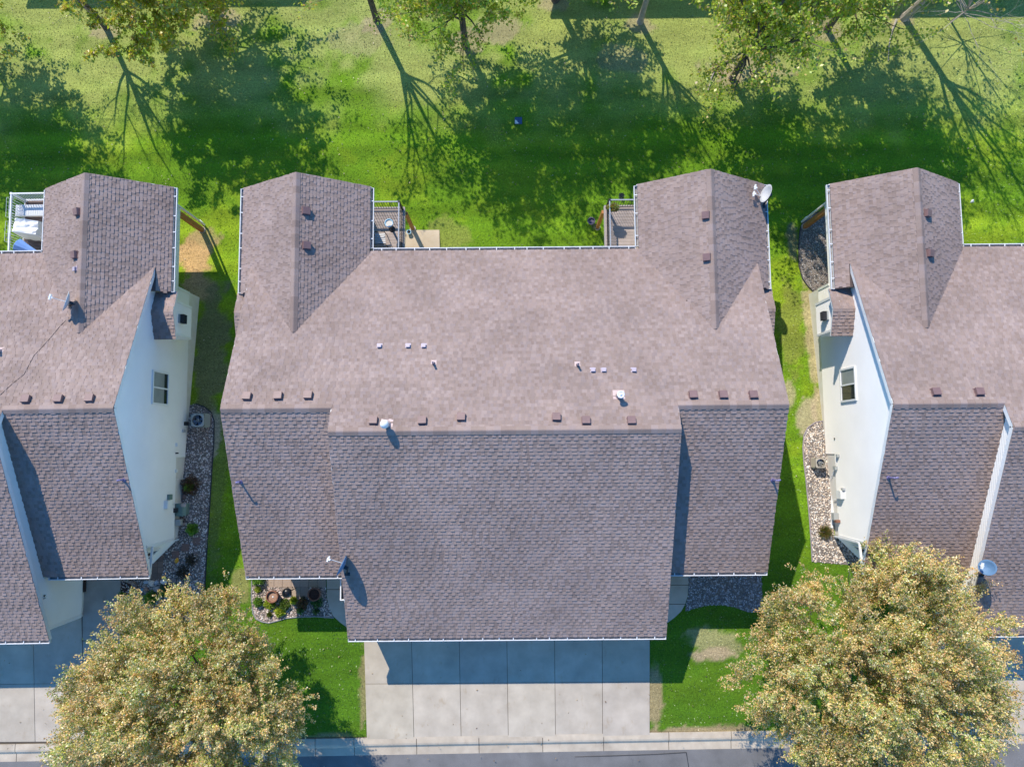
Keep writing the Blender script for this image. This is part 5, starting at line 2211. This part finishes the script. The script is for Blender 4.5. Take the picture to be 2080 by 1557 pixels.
# left deck: bench, covered grill, folded umbrella
p = W(64, 427, 1.0)
root = empty('bench', (p.x + .02, p.y, .6), HOUSES['L'][2], 'grey slatted bench along the rear rail of the white deck', 'bench')
for k in range(14):
    b = MB()
    b.box(-.7 + k * .1, -.61 + k * .1, -.22, .24, .42, .45)
    b.build('seat_slat', M_BENCH if 'M_BENCH' in globals() else M_DISH, root)
b = MB()
b.box(-.72, .72, -.26, -.225, .30, .45)
b.build('front_rail', M_DISH, root)
for sx in (-.65, .65):
    b = MB()
    b.box(sx - .04, sx + .04, -.2, .2, 0, .42)
    b.build('leg', M_DISH, root)
p = W(48, 458, 1.75)
root = empty('grill', (p.x, p.y, .6), math.radians(-8), 'gas grill under a crumpled white cover on the left deck', 'grill')
bm = bmesh.new()
bmesh.ops.create_cube(bm, size=1.0)
bmesh.ops.subdivide_edges(bm, edges=bm.edges[:], cuts=7, use_grid_fill=True)
rg = random.Random(4)
for v in bm.verts:
    x, y, z = v.co
    t = z + .5
    kx, ky = 1.04 - .10 * t ** 3, 1.04 - .14 * t ** 3
    wr = .02 * math.sin(9 * x + 5 * y) + .02 * math.sin(14 * y - 3 * x) + rg.uniform(-.012, .012)
    if z > .49:
        v.co = Vector((x * 1.12 * kx, y * .68 * ky, 1.1 - .10 * (abs(x) * 2) ** 4 * .4 - .05 * (1 - (2 * y) ** 2) * (1 if x < .3 else .4) + wr * 1.4))
    else:
        f = 1 + .05 * math.sin(16 * (x + y)) * (1 - t)
        v.co = Vector((x * 1.12 * kx * f, y * .68 * ky * f, t * 1.06))
me = bpy.data.meshes.new('cover')
bm.to_mesh(me)
bm.free()
link('cover', me, M_CLOTH, root)
for sx in (-.42, .42):
    b = MB()
    b.box(sx - .04, sx + .04, -.25, .25, 0, .12)
    b.build('foot', M_DARK, root)
p = W(47, 507, 1.9)
root = empty('patio_umbrella', (p.x, p.y, .6), 0, 'folded blue patio umbrella leaning at the corner of the white deck', 'umbrella')
b = MB()
n = 10
ca, cb_ = Vector((-.3, .2, 1.25)), Vector((.75, -.25, 1.0))
axis = (cb_ - ca).normalized()
b.tube([ca + Vector((0, 0, 0)), ca.lerp(cb_, .02), ca.lerp(cb_, .35), ca.lerp(cb_, .8), cb_], [.30, .33, .22, .10, .05], 10)
b.build('canopy', M_BLUE, root)
b = MB()
b.tube([ca.lerp(cb_, .5) - Vector((0, 0, .0)), Vector((.1, .0, .0))], .025, 8)
b.build('pole', M_WHITE, root)

# lawn odds and ends
p = G(1053, 246)
root = empty('valve_box', (p.x, p.y, zg(p.y)), 0, 'small blue and white square box sunk in the shaded lawn', 'valve box')
b = MB()
b.box(-.18, .18, -.17, .17, -.05, .07)
b.build('lid', mat('blue_lid', (.05, .10, .22), .4), root)
b = MB()
b.prism([(-.175, -.165), (.02, -.165), (-.09, .0), (-.175, .03)], .071, .085)
b.build('white_corner', M_TRIM, root)
p = G(1974, 409)
b = MB()
b.add([(p.x - .09, p.y - .07, p.z + .01), (p.x + .1, p.y - .05, p.z + .015), (p.x + .07, p.y + .09, p.z + .05), (p.x - .05, p.y + .06, p.z + .07), (p.x + .01, p.y + .01, p.z + .11)],
      [(0, 1, 4), (1, 2, 4), (2, 3, 4), (3, 0, 4), (0, 3, 2, 1)])
tag(b.build('litter', M_TRIM), 'scrap of white litter on the lawn behind the right house', 'litter')
for i, (pts, lb) in enumerate(((((1821, 40), (1812, 62), (1806, 90), (1804, 124)), 'bent pale fallen branch lying below the leaning trunk'),
                               (((1452, 140), (1444, 160), (1438, 184)), 'short pale fallen branch left of the low hanging boughs'))):
    b = MB()
    b.tube([G(*q, .06) for q in pts], [.06, .045, .03, .02][:len(pts)], 6)
    tag(b.build('fallen_branch', M_PALE), lb, 'branch', 'fallen branches')

# ------------------------------------------------------------------ houses beyond the tree row (their shadows reach the lawn)
def far_house(x_px0, x_px1, y_px, label, eave=1.6):
    h_ = eave + 2.0
    sh = Vector((SUN.x, SUN.y, 0)) * (h_ / -SUN.z)
    a = W(x_px0, y_px, -2.0) - sh
    b_ = W(x_px1, y_px, -2.0) - sh
    root = empty('far_house', (a.x, a.y, -2.0), 0, label, 'house', 'houses beyond the tree row')
    L = b_.x - a.x
    D = 9.0
    mb = MB()
    mb.box(.4, L - .4, .4, D - .4, 0, h_ - .1)
    mb.build('wall', M_SIDE, root)
    mb = MB()
    zr = h_ + 1.6
    slab(mb, [(0, 0, h_), (L, 0, h_), (L, D / 2, zr), (0, D / 2, zr)], .15)
    slab(mb, [(0, D / 2, zr), (L, D / 2, zr), (L, D, h_), (0, D, h_)], .15)
    mb.build('roof', M_FARR, root)


far_house(55, 621, 19, 'house beyond the trees at upper left, its eave shadow edging the lawn')
far_house(1120, 1728, 40, 'house beyond the trees at top centre, its eave shadow on the lawn')
far_house(1790, 2300, 38, 'house beyond the trees at upper right behind the bare tree')

# ------------------------------------------------------------------ grass blades over the lawn
NB = 150000
x = NR.uniform(-27, 27, NB)
y = NR.uniform(-13.6, 24.5, NB)
ok = np.ones(NB, dtype=bool)
for pl in BLOCK:
    ok &= ~in_poly(x, y, pl)
x, y = x[ok], y[ok]
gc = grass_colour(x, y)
green = gc[:, 1] > gc[:, 0] * .98
keepg = green | (NR.random(len(x)) < .25)
x, y, gc = x[keepg], y[keepg], gc[keepg]
n = len(x)
z = ZGV(y)
a = NR.uniform(0, 6.283, n)
ln = NR.uniform(.025, .055, n)
dx = np.cos(a) * NR.uniform(.6, 1.6, n)
dy_ = np.sin(a) * NR.uniform(.6, 1.6, n)
wd = NR.uniform(.012, .03, n)
base = np.stack([x, y, z], -1)
sidev = np.stack([-np.sin(a), np.cos(a), np.zeros(n)], -1) * wd[:, None]
tip = base + np.stack([dx * ln, dy_ * ln, ln], -1)
v = np.stack([base - sidev, base + sidev, tip], 1)
tag(link('grass', np_mesh('grass', v, 3, np.clip(gc * NR.uniform(.8, 1.8, (n, 1)), 0, 1)), M_BLADE), kind='stuff')

# dead leaves and twigs blown over the grass, the kerb and the beds
n = 2600
x = NR.uniform(-26, 26, n)
y = np.where(NR.random(n) < .6, NR.uniform(13, 23, n), NR.uniform(-14.4, 12, n))
ok = np.ones(n, dtype=bool)
for h in HOUSES:
    q_ = HI[h]
    lx = x - HOUSES[h][0]
    ok &= ~((np.abs(lx) < 10.3) & (y > -7.3) & (y < 7.3))
x, y = x[ok], y[ok]
n = len(x)
z = ZGV(y) + .055 - .07 * (y < -13.6)
P = np.stack([x, y, z], -1)
D = NR.normal(0, 1, (n, 3)) * np.array([1, 1, .15])
cl = np.array([(.34, .24, .13), (.42, .33, .20), (.22, .14, .08), (.55, .48, .36)])[NR.integers(0, 4, n)]
tag(leaves_obj('leaf_litter', P, D, NR.uniform(.05, .11, n), NR.uniform(.02, .06, n), cl, M_LEAF2), kind='stuff')
